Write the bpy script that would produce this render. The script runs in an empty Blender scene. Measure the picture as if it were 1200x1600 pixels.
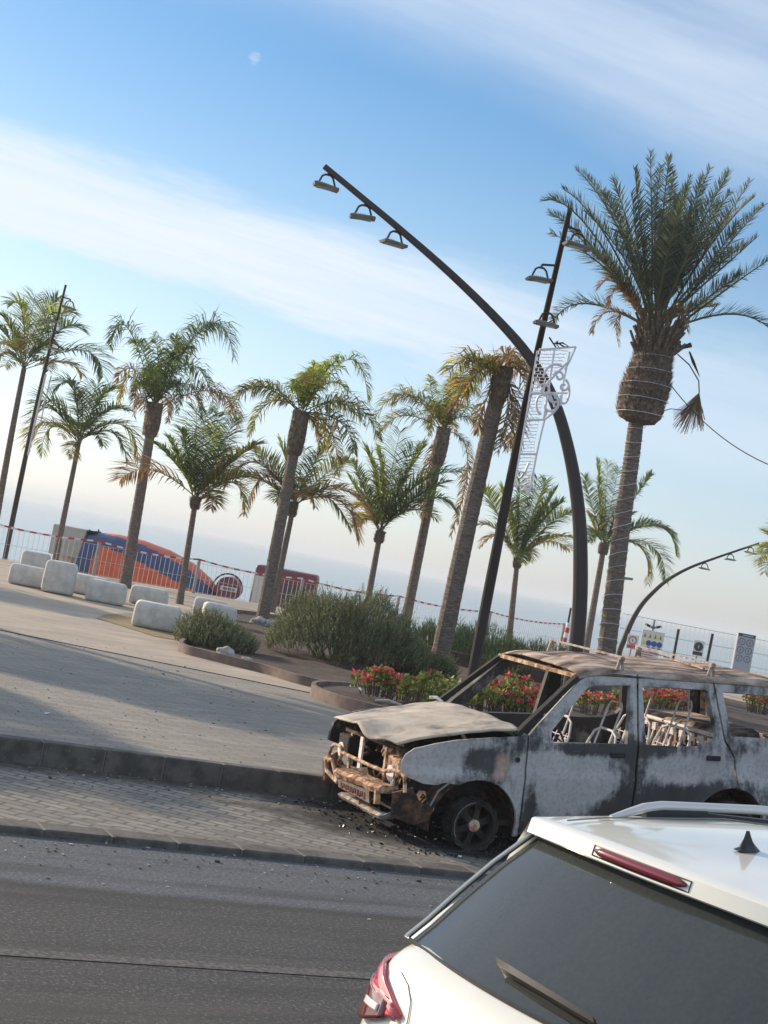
import bpy, bmesh, math, random
from mathutils import Vector, Matrix, noise
from mathutils.geometry import tessellate_polygon
rnd = random.Random(7)
R_ = math.radians
sc = bpy.context.scene
col = sc.collection
# ------------------------------------------------------------------ camera
FPX = 2400.0; CAM_H = 2.3; ROLL = math.atan(0.192)
PIT = math.atan((770 + .192*600 - 800)*math.cos(ROLL)/FPX); AZ = R_(65.2)
fw = Vector((math.cos(AZ)*math.cos(PIT), math.sin(AZ)*math.cos(PIT), math.sin(PIT)))
r0 = Vector((math.sin(AZ), -math.cos(AZ), 0)); u0 = r0.cross(fw)
rt = r0*math.cos(ROLL) + u0*math.sin(ROLL); up = -r0*math.sin(ROLL) + u0*math.cos(ROLL)
HF = Vector((math.cos(AZ), math.sin(AZ), 0)); CP = Vector((0, 0, CAM_H))
cam_d = bpy.data.cameras.new('camera'); cam = bpy.data.objects.new('camera', cam_d); col.objects.link(cam)
cam_d.sensor_fit = 'VERTICAL'; cam_d.sensor_height = 24; cam_d.lens = FPX/1600*24
cam_d.clip_start = .1; cam_d.clip_end = 20000
m = Matrix((rt, up, -fw)).transposed().to_4x4(); m.translation = CP; cam.matrix_world = m
sc.camera = cam
# measuring helpers: where a sight line meets the ground, an upright plane, a distance
def ray(px, py):
    d = fw + rt*((px-600)/FPX) - up*((py-800)/FPX); return d.normalized()
def G(px, py, z=.25):
    d = ray(px, py); return CP + d*((z-CAM_H)/d.z)
def PY(px, py, Y):
    d = ray(px, py); return CP + d*(Y/d.y)
def PP(px, py, D):
    d = ray(px, py); return CP + d*(D/d.dot(HF))
def PX(px, py, X):
    d = ray(px, py); return CP + d*(X/d.x)
# ------------------------------------------------------------------ light
SUN_AZ = R_(122); SUN_EL = R_(19)
sd = Vector((math.cos(SUN_AZ)*math.cos(SUN_EL), math.sin(SUN_AZ)*math.cos(SUN_EL), math.sin(SUN_EL)))
sun_d = bpy.data.lights.new('sun', 'SUN'); sun_d.energy = 5.0; sun_d.angle = R_(.6); sun_d.color = (1, .81, .60)
sun = bpy.data.objects.new('sun', sun_d); col.objects.link(sun)
sun.rotation_euler = sd.to_track_quat('Z', 'Y').to_euler()
W = bpy.data.worlds.new('World'); sc.world = W; W.use_nodes = True
def world():
    nt = W.node_tree; N = nt.nodes; L = nt.links; N.clear()
    def n(t, **k):
        x = N.new(t)
        for a, b in k.items(): setattr(x, a, b)
        return x
    def mth(op, a, b=None, c=None):
        x = n('ShaderNodeMath', operation=op)
        for i, v in enumerate((a, b, c)):
            if v is None: continue
            if isinstance(v, (int, float)): x.inputs[i].default_value = v
            else: L.new(v, x.inputs[i])
        return x.outputs[0]
    def ramp(v, a, b):
        x = n('ShaderNodeMapRange', interpolation_type='SMOOTHSTEP'); L.new(v, x.inputs[0])
        x.inputs[1].default_value = a; x.inputs[2].default_value = b; return x.outputs[0]
    sky = n('ShaderNodeTexSky', sky_type='NISHITA'); sky.sun_disc = False
    sky.sun_elevation = SUN_EL; sky.sun_rotation = math.atan2(sd.x, sd.y)
    sky.air_density = SKY_AIR; sky.dust_density = SKY_DUST; sky.ozone_density = SKY_OZ; sky.altitude = 0
    tc = n('ShaderNodeTexCoord')
    def dot(v):
        x = n('ShaderNodeVectorMath', operation='DOT_PRODUCT'); L.new(tc.outputs['Generated'], x.inputs[0])
        x.inputs[1].default_value = v; return x.outputs['Value']
    def band(pa, pb):
        a, b = ray(*pa), ray(*pb); nn = b.cross(a).normalized()      # positive above the band
        if nn.z < 0: nn = -nn
        mid = (a+b).normalized(); t = nn.cross(mid)
        if t.dot(b-a) < 0: t = -t
        return dot(nn), dot(t)
    def nz(u, v, su, sv, detail, off=0., rough=.6):
        c = n('ShaderNodeCombineXYZ'); L.new(mth('MULTIPLY', u, su), c.inputs[0]); L.new(mth('MULTIPLY', v, sv), c.inputs[1])
        c.inputs[2].default_value = off
        x = n('ShaderNodeTexNoise'); L.new(c.outputs[0], x.inputs['Vector']); x.inputs['Scale'].default_value = 1
        x.inputs['Detail'].default_value = detail; x.inputs['Roughness'].default_value = rough; return x.outputs['Fac']
    # long cirrus band A
    v, u = band((0, 275), (1200, 640))
    w = mth('ADD', v, mth('MULTIPLY', mth('SUBTRACT', nz(u, v, 6, 30, 9, 3.1, .7), .5), .06))
    ma = mth('MULTIPLY', ramp(w, -.040, -.022), mth('SUBTRACT', 1.0, ramp(w, .012, .045)))
    st = nz(u, v, 4.5, 70, 8, 7.7, .72)
    fade = mth('SUBTRACT', 1.0, mth('MULTIPLY', ramp(u, -.12, .25), .62))
    ma = mth('MULTIPLY', mth('MULTIPLY', ma, mth('ADD', .22, mth('MULTIPLY', st, 1.25))), fade)
    # broad thin veil B over the upper right
    v2, u2 = band((330, 0), (1200, 330))
    w2 = mth('ADD', v2, mth('MULTIPLY', mth('SUBTRACT', nz(u2, v2, 4, 7, 6, 1.3), .5), .05))
    st2 = nz(u2, v2, 3, 26, 6, 4.4, .6)
    mb = mth('MULTIPLY', ramp(w2, -.012, .05), mth('ADD', .0, mth('MULTIPLY', st2, .95)))
    # faint wisps under band A
    v3, u3 = band((500, 560), (1200, 690))
    w3 = mth('ABSOLUTE', mth('ADD', v3, mth('MULTIPLY', mth('SUBTRACT', nz(u3, v3, 5, 12, 5, 9.2), .5), .05)))
    mc = mth('MULTIPLY', mth('MULTIPLY', mth('SUBTRACT', 1.0, ramp(w3, 0, .035)), ramp(u3, -.15, .1)), .35)
    # a lone puff
    pd = ray(397, 90); q = n('ShaderNodeVectorMath', operation='DISTANCE'); L.new(tc.outputs['Generated'], q.inputs[0]); q.inputs[1].default_value = pd
    qd = mth('ADD', q.outputs['Value'], mth('MULTIPLY', mth('SUBTRACT', nz(u2, v2, 120, 260, 5, 2.), .5), .012))
    mp = mth('MULTIPLY', mth('SUBTRACT', 1.0, ramp(qd, .0005, .0050)), .28)
    mask = mth('MINIMUM', mth('MAXIMUM', mth('MAXIMUM', ma, mp), mth('ADD', mb, mc)), 1.0)
    hs = n('ShaderNodeHueSaturation'); hs.inputs['Value'].default_value = SKY_VAL
    el = ramp(dot((0, 0, 1)), -.02, .34); L.new(mth('ADD', SKY_SLO, mth('MULTIPLY', el, SKY_SAT-SKY_SLO)), hs.inputs['Saturation'])
    L.new(sky.outputs[0], hs.inputs['Color'])
    tn = n('ShaderNodeMix', data_type='RGBA', blend_type='MULTIPLY'); tn.inputs[0].default_value = 1; L.new(hs.outputs[0], tn.inputs[6])
    tc2 = n('ShaderNodeMix', data_type='RGBA'); L.new(ramp(dot((0, 0, 1)), .0, .22), tc2.inputs[0]); tc2.inputs[6].default_value = TINT_LO; tc2.inputs[7].default_value = TINT_HI
    L.new(tc2.outputs[2], tn.inputs[7])
    mix = n('ShaderNodeMix', data_type='RGBA'); L.new(mask, mix.inputs[0]); L.new(tn.outputs[2], mix.inputs[6])
    mix.inputs[7].default_value = CLOUD
    bg = n('ShaderNodeBackground'); L.new(mix.outputs[2], bg.inputs[0]); bg.inputs[1].default_value = SKY_STR
    out = n('ShaderNodeOutputWorld'); L.new(bg.outputs[0], out.inputs[0])
SKY_STR = .142; SKY_AIR = 1.0; SKY_DUST = .5; SKY_OZ = 3.5; SKY_SAT = 1.16; SKY_SLO = .62; TINT_LO = (.96, .975, 1.09, 1); TINT_HI = (1.08, 1.06, 1.0, 1); SKY_VAL = 1.0; CLOUD = (5.3, 5.75, 6.4, 1)
world()
sc.view_settings.view_transform = 'Standard'; sc.view_settings.look = 'None'
sc.view_settings.exposure = 0.22; sc.view_settings.gamma = 1; sc.view_settings.use_curve_mapping = False
sc.render.engine = 'CYCLES'
sc.cycles.volume_bounces = 0; sc.cycles.transparent_max_bounces = 16

# ------------------------------------------------------------------ materials
def mat(name, c1, c2=None, scale=5., rough=.7, metal=0., bump=0., detail=6., c3=None, stretch=(1, 1, 1), spec=.5,
        attr=None, trans=0., bscale=None, lo=.35, hi=.65, coat=0.):
    M = bpy.data.materials.new(name); M.use_nodes = True; nt = M.node_tree; N = nt.nodes; L = nt.links
    b = N['Principled BSDF']; b.inputs['Roughness'].default_value = rough; b.inputs['Metallic'].default_value = metal
    b.inputs['Specular IOR Level'].default_value = spec; b.inputs['Coat Weight'].default_value = coat; b.inputs['Coat Roughness'].default_value = .05
    tc = N.new('ShaderNodeTexCoord'); mp = N.new('ShaderNodeMapping'); L.new(tc.outputs['Object'], mp.inputs[0]); mp.inputs['Scale'].default_value = stretch
    src = None
    if c2:
        x = N.new('ShaderNodeTexNoise'); L.new(mp.outputs[0], x.inputs['Vector']); x.inputs['Scale'].default_value = scale; x.inputs['Detail'].default_value = detail
        x.inputs['Roughness'].default_value = .62
        r = N.new('ShaderNodeValToRGB'); L.new(x.outputs['Fac'], r.inputs[0]); e = r.color_ramp.elements
        e[0].position = lo; e[0].color = (*c1, 1); e[1].position = hi; e[1].color = (*c2, 1)
        if c3: q = e.new((lo+hi)/2); q.color = (*c3, 1)
        src = r.outputs[0]
    if attr:
        a = N.new('ShaderNodeAttribute'); a.attribute_name = attr
        if src:
            mx = N.new('ShaderNodeMix'); mx.data_type = 'RGBA'; mx.blend_type = 'MULTIPLY'; mx.inputs[0].default_value = 1
            L.new(src, mx.inputs[6]); L.new(a.outputs['Color'], mx.inputs[7]); src = mx.outputs[2]
        else: src = a.outputs['Color']
    if src: L.new(src, b.inputs['Base Color'])
    else: b.inputs['Base Color'].default_value = (*c1, 1)
    if bump:
        x = N.new('ShaderNodeTexNoise'); L.new(mp.outputs[0], x.inputs['Vector']); x.inputs['Scale'].default_value = bscale or scale*3; x.inputs['Detail'].default_value = 6
        bp = N.new('ShaderNodeBump'); bp.inputs['Strength'].default_value = bump; bp.inputs['Distance'].default_value = .02
        L.new(x.outputs['Fac'], bp.inputs['Height']); L.new(bp.outputs[0], b.inputs['Normal'])
    if trans:
        t = N.new('ShaderNodeBsdfTranslucent'); ms = N.new('ShaderNodeMixShader'); ms.inputs[0].default_value = trans
        if src: L.new(src, t.inputs[0])
        else: t.inputs[0].default_value = (*c1, 1)
        L.new(b.outputs[0], ms.inputs[1]); L.new(t.outputs[0], ms.inputs[2]); L.new(ms.outputs[0], N['Material Output'].inputs[0])
    return M
M = {}
M['leaf'] = mat('leaf', (1, 1, 1), attr='Col', rough=.5, trans=.48, spec=.22)
M['bush'] = mat('bush_leaf', (1, 1, 1), attr='Col', rough=.7, trans=.25, spec=.3)
M['trunk'] = mat('palm_bark', (.085, .065, .053), (.25, .20, .165), scale=9, stretch=(1, 1, 5), rough=.95, bump=1.2, bscale=14)
M['fibre'] = mat('palm_fibre', (.075, .055, .042), (.24, .18, .13), scale=14, stretch=(1, 1, .6), rough=.95, bump=1.5, bscale=30)
M['corten'] = mat('brown_steel', (.020, .014, .013), (.036, .025, .023), scale=2, stretch=(1, 1, .3), rough=.55, bump=.1, spec=.5)
M['lampgrey'] = mat('lamp_grey', (.16, .17, .16), (.22, .23, .22), scale=8, rough=.5)
M['lens'] = mat('lamp_lens', (.35, .36, .34), rough=.15)
M['concrete'] = mat('white_concrete', (.42, .40, .365), (.60, .58, .54), scale=5, rough=.85, bump=.15, bscale=40, lo=.3, hi=.6)
M['white'] = mat('white_metal', (.72, .70, .74), rough=.5)
M['wire'] = mat('fence_wire', (.55, .56, .60), rough=.6)
M['post'] = mat('post_grey', (.30, .28, .28), (.42, .40, .39), scale=10, rough=.7)
M['red'] = mat('tape_red', (.50, .04, .03), rough=.6)
M['soil'] = mat('soil', (.034, .023, .020), (.085, .058, .046), scale=5, rough=1, bump=1., bscale=20, detail=10)
M['kerbring'] = mat('planter_edge', (.12, .085, .072), (.22, .165, .14), scale=3, rough=.9, bump=.2)
M['rock'] = mat('rock', (.22, .20, .18), (.50, .47, .43), scale=6, rough=.9, bump=.5)
M['soot'] = mat('soot_black', (.010, .010, .011), (.035, .032, .030), scale=8, rough=.9, bump=.4)
M['rust'] = mat('rusty_metal', (.10, .045, .025), (.62, .50, .38), scale=13, rough=.85, bump=.6, c3=(.36, .19, .10), detail=10, lo=.34, hi=.62)
M['rustdark'] = mat('dark_rust', (.022, .016, .014), (.20, .10, .06), scale=11, rough=.85, bump=.5, lo=.42, hi=.72)
M['rimchar'] = mat('charred_alloy', (.010, .009, .009), (.05, .036, .028), scale=14, rough=.7, bump=.4, lo=.45, hi=.85)
M['barash'] = mat('ashy_bar', (.16, .11, .08), (.50, .44, .39), scale=18, rough=.8)
M['ashwhite'] = mat('ash_white_metal', (.45, .36, .33), (.80, .76, .75), scale=25, rough=.8, lo=.3, hi=.5)
M['hood'] = mat('burnt_hood', (.13, .125, .12), (.50, .445, .37), scale=3.4, rough=.78, bump=.12, bscale=30, c3=(.38, .335, .28), lo=.33, hi=.62, detail=10, metal=.1)
M['roof'] = mat('burnt_roof', (.035, .03, .028), (.50, .40, .32), scale=5, rough=.85, bump=.4, bscale=25, c3=(.27, .195, .15), stretch=(.45, 1.4, 1), lo=.40, hi=.64, detail=9)
M['carpaint'] = mat('white_car_paint', (.72, .715, .64), (.78, .775, .70), scale=2.5, rough=.32, coat=1.0, spec=.5)
M['glass'] = mat('dark_dusty_glass', (.036, .042, .042), (.046, .053, .052), scale=60, rough=.10, spec=.55, coat=.2)
M['blackplastic'] = mat('black_plastic', (.018, .018, .019), rough=.45)
M['greyplastic'] = mat('grey_plastic', (.018, .018, .019), (.028, .028, .029), scale=20, rough=.5)
M['tail'] = mat('tail_lens', (.62, .012, .028), rough=.12, coat=1.)
M['taildark'] = mat('tail_lens_dark', (.10, .004, .010), rough=.12, coat=1.)
M['tailglint'] = mat('tail_lens_glint', (.52, .07, .09), rough=.25, coat=1.)  # pale pink reflection on the lens, put in as colour
M['tyre'] = mat('tyre', (.02, .02, .02), rough=.85, bump=.2)
M['rim'] = mat('alloy', (.5, .5, .5), rough=.3, metal=.9)

def facade_paint():
    """scorched panels: the amount of surviving ash grey is stored per vertex in Col.r, rust in Col.g"""
    X = bpy.data.materials.new('scorched_panel'); X.use_nodes = True; nt = X.node_tree; N = nt.nodes; L = nt.links; b = N['Principled BSDF']
    a = N.new('ShaderNodeAttribute'); a.attribute_name = 'Col'; sp = N.new('ShaderNodeSeparateColor'); L.new(a.outputs['Color'], sp.inputs[0])
    tc = N.new('ShaderNodeTexCoord')
    def nz(s, d, st=(1, 1, 1)):
        mp = N.new('ShaderNodeMapping'); mp.inputs['Scale'].default_value = st; L.new(tc.outputs['Object'], mp.inputs[0])
        x = N.new('ShaderNodeTexNoise'); x.inputs['Scale'].default_value = s; x.inputs['Detail'].default_value = d; x.inputs['Roughness'].default_value = .65; L.new(mp.outputs[0], x.inputs['Vector']); return x.outputs['Fac']
    def mth(op, p, q):
        x = N.new('ShaderNodeMath'); x.operation = op
        for i, v in enumerate((p, q)):
            if isinstance(v, (int, float)): x.inputs[i].default_value = v
            else: L.new(v, x.inputs[i])
        return x.outputs[0]
    def ramp(v, lo, hi):
        x = N.new('ShaderNodeMapRange'); x.interpolation_type = 'SMOOTHSTEP'; L.new(v, x.inputs[0]); x.inputs[1].default_value = lo; x.inputs[2].default_value = hi; return x.outputs[0]
    def mix(f, c, d):
        x = N.new('ShaderNodeMix'); x.data_type = 'RGBA'; L.new(f, x.inputs[0])
        for i, v in ((6, c), (7, d)):
            if isinstance(v, tuple): x.inputs[i].default_value = (*v, 1)
            else: L.new(v, x.inputs[i])
        return x.outputs[2]
    n1 = nz(6, 10, (1, 1, .7)); n2 = nz(28, 6); n3 = nz(2.2, 5)
    ash = ramp(mth('ADD', mth('ADD', sp.outputs[0], mth('MULTIPLY', mth('SUBTRACT', nz(9, 7, (2.2, 1, .18)), .5), .5)), mth('ADD', mth('MULTIPLY', mth('SUBTRACT', n1, .5), 1.3), mth('MULTIPLY', mth('SUBTRACT', nz(30, 8), .5), .45))), .12, .60)
    g = mix(n3, (.27, .27, .27), (.60, .59, .58)); g = mix(mth('MULTIPLY', ramp(n2, .42, .7), .6), g, (.24, .235, .23)); g = mix(mth('MULTIPLY', ramp(nz(11, 8, (1, 1, .35)), .5, .75), .5), g, (.50, .50, .49))
    c = mix(ash, mix(n1, (.020, .020, .022), (.075, .074, .074)), g)
    rs = ramp(mth('ADD', sp.outputs[1], mth('MULTIPLY', mth('SUBTRACT', n1, .5), .9)), .40, .75)
    c = mix(rs, c, mix(n2, (.24, .13, .09), (.55, .43, .36)))
    L.new(c, b.inputs['Base Color']); b.inputs['Roughness'].default_value = .62
    bp = N.new('ShaderNodeBump'); bp.inputs['Strength'].default_value = .25; bp.inputs['Distance'].default_value = .01; L.new(n2, bp.inputs['Height']); L.new(bp.outputs[0], b.inputs['Normal'])
    return X
M['scorch'] = facade_paint()

# ------------------------------------------------------------------ mesh builder and tagging
class MB:
    def __init__(s): s.v = []; s.f = []; s.c = []; s.m = []; s.col = (1, 1, 1); s.mi = 0
    def V(s, p, c=None): s.v.append(tuple(p)); s.c.append(c or s.col); return len(s.v)-1
    def F(s, *i): s.f.append(i); s.m.append(s.mi)
    def poly(s, pts, c=None): s.F(*[s.V(p, c) for p in pts])
    def tube(s, path, r, n=8, caps=True, c=None, squash=None):
        path = [Vector(p) for p in path]; k = len(path); rr = r if isinstance(r, (list, tuple)) else [r]*k
        rings = []; ref = None
        for i, p in enumerate(path):
            t = (path[min(i+1, k-1)]-path[max(i-1, 0)]).normalized()
            if ref is None:
                ref = Vector((0, 0, 1)) if abs(t.z) < .9 else Vector((1, 0, 0))
            a = (ref-t*ref.dot(t)).normalized(); b = t.cross(a); ref = a
            rings.append([s.V(p+(a*math.cos(2*math.pi*j/n)+b*math.sin(2*math.pi*j/n))*rr[i], c) for j in range(n)])
        for i in range(k-1):
            for j in range(n): s.F(rings[i][j], rings[i][(j+1) % n], rings[i+1][(j+1) % n], rings[i+1][j])
        if caps: s.F(*rings[0][::-1]); s.F(*rings[-1])
    def box(s, c, size, mtx=None, col_=None):
        c = Vector(c); x, y, z = [q/2 for q in size]; P = []
        for a, b, d in ((-x,-y,-z),(x,-y,-z),(x,y,-z),(-x,y,-z),(-x,-y,z),(x,-y,z),(x,y,z),(-x,y,z)):
            q = Vector((a, b, d)); q = (mtx @ q) if mtx else q; P.append(s.V(c+q, col_))
        for f in ((3,2,1,0),(4,5,6,7),(0,1,5,4),(1,2,6,5),(2,3,7,6),(3,0,4,7)): s.F(*[P[i] for i in f])
    def bar(s, a, b, w, h, upv=(0, 0, 1)):
        a, b = Vector(a), Vector(b); t = (b-a); L = t.length; t.normalize(); u = Vector(upv); side = t.cross(u).normalized(); u = side.cross(t)
        s.box((a+b)/2, (L, w, h), Matrix((t, side, u)).transposed())
    def build(s, name, mt, parent=None, smooth=False, loc=None, bevel=0):
        me = bpy.data.meshes.new(name); me.from_pydata(s.v, [], s.f)
        for x in (mt if isinstance(mt, (list, tuple)) else [mt]): me.materials.append(x)
        if isinstance(mt, (list, tuple)): me.polygons.foreach_set('material_index', s.m)
        at = me.color_attributes.new('Col', 'FLOAT_COLOR', 'POINT')
        at.data.foreach_set('color', [q for c in s.c for q in (c[0], c[1], c[2], 1.)])
        if smooth: me.polygons.foreach_set('use_smooth', [True]*len(me.polygons)); me.set_sharp_from_angle(angle=R_(40))
        me.update()
        o = bpy.data.objects.new(name, me); col.objects.link(o)
        if loc is not None:
            me.transform(Matrix.Translation(-Vector(loc))); o.location = loc
        if parent:
            o.parent = parent
        if bevel:
            b = o.modifiers.new('bevel', 'BEVEL'); b.width = bevel; b.segments = 2; b.limit_method = 'ANGLE'
        return o
def tag(o, label=None, cat=None, group=None, kind=None):
    for k, v in (('label', label), ('category', cat), ('group', group), ('kind', kind)):
        if v: o[k] = v
    return o
def empty(name, loc, label, cat, group=None):
    o = bpy.data.objects.new(name, None); col.objects.link(o); o.location = loc; o.empty_display_size = .3
    return tag(o, label, cat, group)
class LP:
    """parent helper: geometry is written in world coordinates, stored relative to the thing's Empty"""
    def __init__(s, root): s.r = root
    def part(s, mb, name, mt, parent=None, **k):
        o = mb.build(name, mt, None, **k)
        o.data.transform(Matrix.Translation(-s.r.location)); o.parent = parent or s.r
        return o
def jit(c, a): 
    k = 1+rnd.uniform(-a, a); return tuple(max(0, x*k) for x in c)
def lerp(a, b, t): return tuple(x+(y-x)*t for x, y in zip(a, b))

# ================================================================== SETTING
def nodes_mat(name):
    X = bpy.data.materials.new(name); X.use_nodes = True; nt = X.node_tree; N = nt.nodes; L = nt.links; b = N['Principled BSDF']
    class H: pass
    h = H(); h.M = X; h.N = N; h.L = L; h.b = b
    tc = N.new('ShaderNodeTexCoord'); h.co = tc.outputs['Object']
    def mapping(scale=(1,1,1), rot=(0,0,0), loc=(0,0,0)):
        mp = N.new('ShaderNodeMapping'); mp.inputs['Scale'].default_value = scale; mp.inputs['Rotation'].default_value = rot; mp.inputs['Location'].default_value = loc; L.new(h.co, mp.inputs[0]); return mp.outputs[0]
    def nz(s, d=6, st=(1,1,1), rough=.6):
        x = N.new('ShaderNodeTexNoise'); x.inputs['Scale'].default_value = s; x.inputs['Detail'].default_value = d; x.inputs['Roughness'].default_value = rough; L.new(mapping(st), x.inputs['Vector']); return x.outputs['Fac']
    def mth(op, p, q=None):
        x = N.new('ShaderNodeMath'); x.operation = op
        for i, v in enumerate((p, q)):
            if v is None: continue
            if isinstance(v, (int, float)): x.inputs[i].default_value = v
            else: L.new(v, x.inputs[i])
        return x.outputs[0]
    def ramp(v, lo, hi):
        x = N.new('ShaderNodeMapRange'); x.interpolation_type = 'SMOOTHSTEP'; L.new(v, x.inputs[0]); x.inputs[1].default_value = lo; x.inputs[2].default_value = hi; return x.outputs[0]
    def mix(f, c, d, bt='MIX'):
        x = N.new('ShaderNodeMix'); x.data_type = 'RGBA'; x.blend_type = bt
        if isinstance(f, (int, float)): x.inputs[0].default_value = f
        else: L.new(f, x.inputs[0])
        for i, v in ((6, c), (7, d)):
            if isinstance(v, tuple): x.inputs[i].default_value = (*v, 1)
            else: L.new(v, x.inputs[i])
        return x.outputs[2]
    def bump(hgt, s, dist=.01):
        bp = N.new('ShaderNodeBump'); bp.inputs['Strength'].default_value = s; bp.inputs['Distance'].default_value = dist; L.new(hgt, bp.inputs['Height']); L.new(bp.outputs[0], b.inputs['Normal'])
    def brick(vec, bw, rh, mortar, c1, c2, cm, off=.5):
        x = N.new('ShaderNodeTexBrick'); L.new(vec, x.inputs['Vector']); x.inputs['Scale'].default_value = 1
        x.inputs['Brick Width'].default_value = bw; x.inputs['Row Height'].default_value = rh; x.inputs['Mortar Size'].default_value = mortar; x.inputs['Mortar Smooth'].default_value = .3
        x.offset = off
        x.inputs['Color1'].default_value = (*c1, 1); x.inputs['Color2'].default_value = (*c2, 1); x.inputs['Mortar'].default_value = (*cm, 1); return x
    def sep():
        x = N.new('ShaderNodeSeparateXYZ'); L.new(h.co, x.inputs[0]); return x.outputs
    h.mapping, h.nz, h.mth, h.ramp, h.mix, h.bump, h.brick, h.sep = mapping, nz, mth, ramp, mix, bump, brick, sep
    h.col = lambda c: L.new(c, b.inputs['Base Color'])
    return h
# road asphalt
h = nodes_mat('asphalt'); s = h.sep()
edge = h.ramp(h.mth('ADD', s[1], h.mth('MULTIPLY', h.mth('SUBTRACT', h.nz(.8, 5), .5), .35)), 9.18, 9.34)
c = h.mix(edge, (.054, .054, .055), (.092, .100, .112))
c = h.mix(h.ramp(h.nz(40, 5, (1, 1, 1), .8), .50, .64), c, h.mix(edge, (.17, .165, .155), (.22, .24, .26)))
c = h.mix(h.ramp(h.nz(30, 5, (1, 1, 1), .8), .48, .34), c, (.028, .028, .030))
c = h.mix(h.mth('MULTIPLY', h.ramp(h.nz(1.4, 8, (.18, 1.6, 1)), .48, .66), .55), c, (.030, .029, .029))
c = h.mix(h.mth('MULTIPLY', h.ramp(h.nz(.9, 6, (.3, 2.2, 1)), .52, .72), .45), c, (.105, .098, .088))
sm = h.mth('SUBTRACT', 1.0, h.ramp(h.mth('ABSOLUTE', h.mth('ADD', h.mth('SUBTRACT', s[1], 9.22), h.mth('MULTIPLY', h.mth('SUBTRACT', h.nz(.8, 5), .5), .3))), .0, .16))
c = h.mix(h.mth('MULTIPLY', sm, .55), c, (.026, .026, .027))
ck = h.mth('SUBTRACT', 1.0, h.ramp(h.mth('ABSOLUTE', h.mth('ADD', h.mth('SUBTRACT', s[1], 7.72), h.mth('MULTIPLY', h.mth('SUBTRACT', h.nz(2.2, 8, (1, .3, 1), .8), .5), .42))), .003, .010))
c = h.mix(h.mth('MULTIPLY', h.mth('MULTIPLY', ck, h.ramp(h.nz(1.1, 3, (1, .2, 1)), .38, .55)), .85), c, (.010, .010, .010))
c = h.mix(h.mth('MULTIPLY', h.ramp(h.nz(1.7, 9, (1, 1, 1), .8), .60, .70), .5), c, (.025, .024, .024))
h.col(c); h.b.inputs['Roughness'].default_value = .8; h.b.inputs['Specular IOR Level'].default_value = .35; h.bump(h.nz(120, 4), .55, .01); M['asphalt'] = h.M
# worn lane paint
h = nodes_mat('lane_paint'); c = h.mix(h.ramp(h.nz(30, 8), .42, .60), (.060, .059, .058), (.125, .123, .118)); h.col(c); h.b.inputs['Roughness'].default_value = .9; h.bump(h.nz(120, 4), .4); M['lane'] = h.M
# lay-by pavers, laid at an angle, with soot under the burnt car
h = nodes_mat('layby_pavers'); s = h.sep()
bk = h.brick(h.mapping((1, 1, 1), (0, 0, R_(38))), .24, .12, .016, (.12, .107, .090), (.27, .245, .205), (.028, .025, .023))
c = h.mix(h.mth('MULTIPLY', h.ramp(h.nz(1.1, 8, (.5, 1.6, 1), .7), .42, .62), .5), bk.outputs['Color'], (.085, .078, .070))
c = h.mix(h.mth('MULTIPLY', h.ramp(h.nz(7, 5, (.7, 1.6, 1)), .55, .68), .6), c, (.33, .30, .255))
c = h.mix(h.mth('MULTIPLY', h.nz(60, 4), .35), c, (.38, .35, .31))
dx = h.mth('DIVIDE', h.mth('SUBTRACT', s[0], 8.7), 3.2); dy = h.mth('DIVIDE', h.mth('SUBTRACT', s[1], 12.3), 1.15)
dd = h.mth('ADD', h.mth('POWER', h.mth('ABSOLUTE', dx), 2.0), h.mth('POWER', h.mth('ABSOLUTE', dy), 2.0))
dd = h.mth('ADD', dd, h.mth('MULTIPLY', h.mth('SUBTRACT', h.nz(2.6, 9), .5), 1.6))
c = h.mix(h.ramp(dd, 1.6, .9), c, (.010, .010, .011))
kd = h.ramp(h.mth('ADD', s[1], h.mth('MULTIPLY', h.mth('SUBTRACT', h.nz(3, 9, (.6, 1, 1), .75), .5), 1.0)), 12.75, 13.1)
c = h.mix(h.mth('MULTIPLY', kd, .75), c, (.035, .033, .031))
h.col(c); h.b.inputs['Roughness'].default_value = .85; h.bump(bk.outputs['Fac'], -.6, .008); M['layby'] = h.M
# grey pavement
h = nodes_mat('grey_pavers')
bk = h.brick(h.mapping(), .30, .10, .006, (.225, .200, .168), (.315, .285, .240), (.10, .092, .083))
c = h.mix(h.mth('MULTIPLY', h.ramp(h.nz(.7, 8, (.5, 1.5, 1)), .38, .66), .5), bk.outputs['Color'], (.15, .14, .127))
c = h.mix(h.mth('MULTIPLY', h.ramp(h.nz(9, 8, (.35, 2.5, 1)), .5, .7), .45), c, (.37, .34, .29))
c = h.mix(h.mth('MULTIPLY', h.ramp(h.nz(2.3, 9, (.25, 3.5, 1), .75), .54, .66), .4), c, (.11, .10, .092))
h.col(c); h.b.inputs['Roughness'].default_value = .8; h.bump(bk.outputs['Fac'], -.4, .006); M['paving'] = h.M
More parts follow.
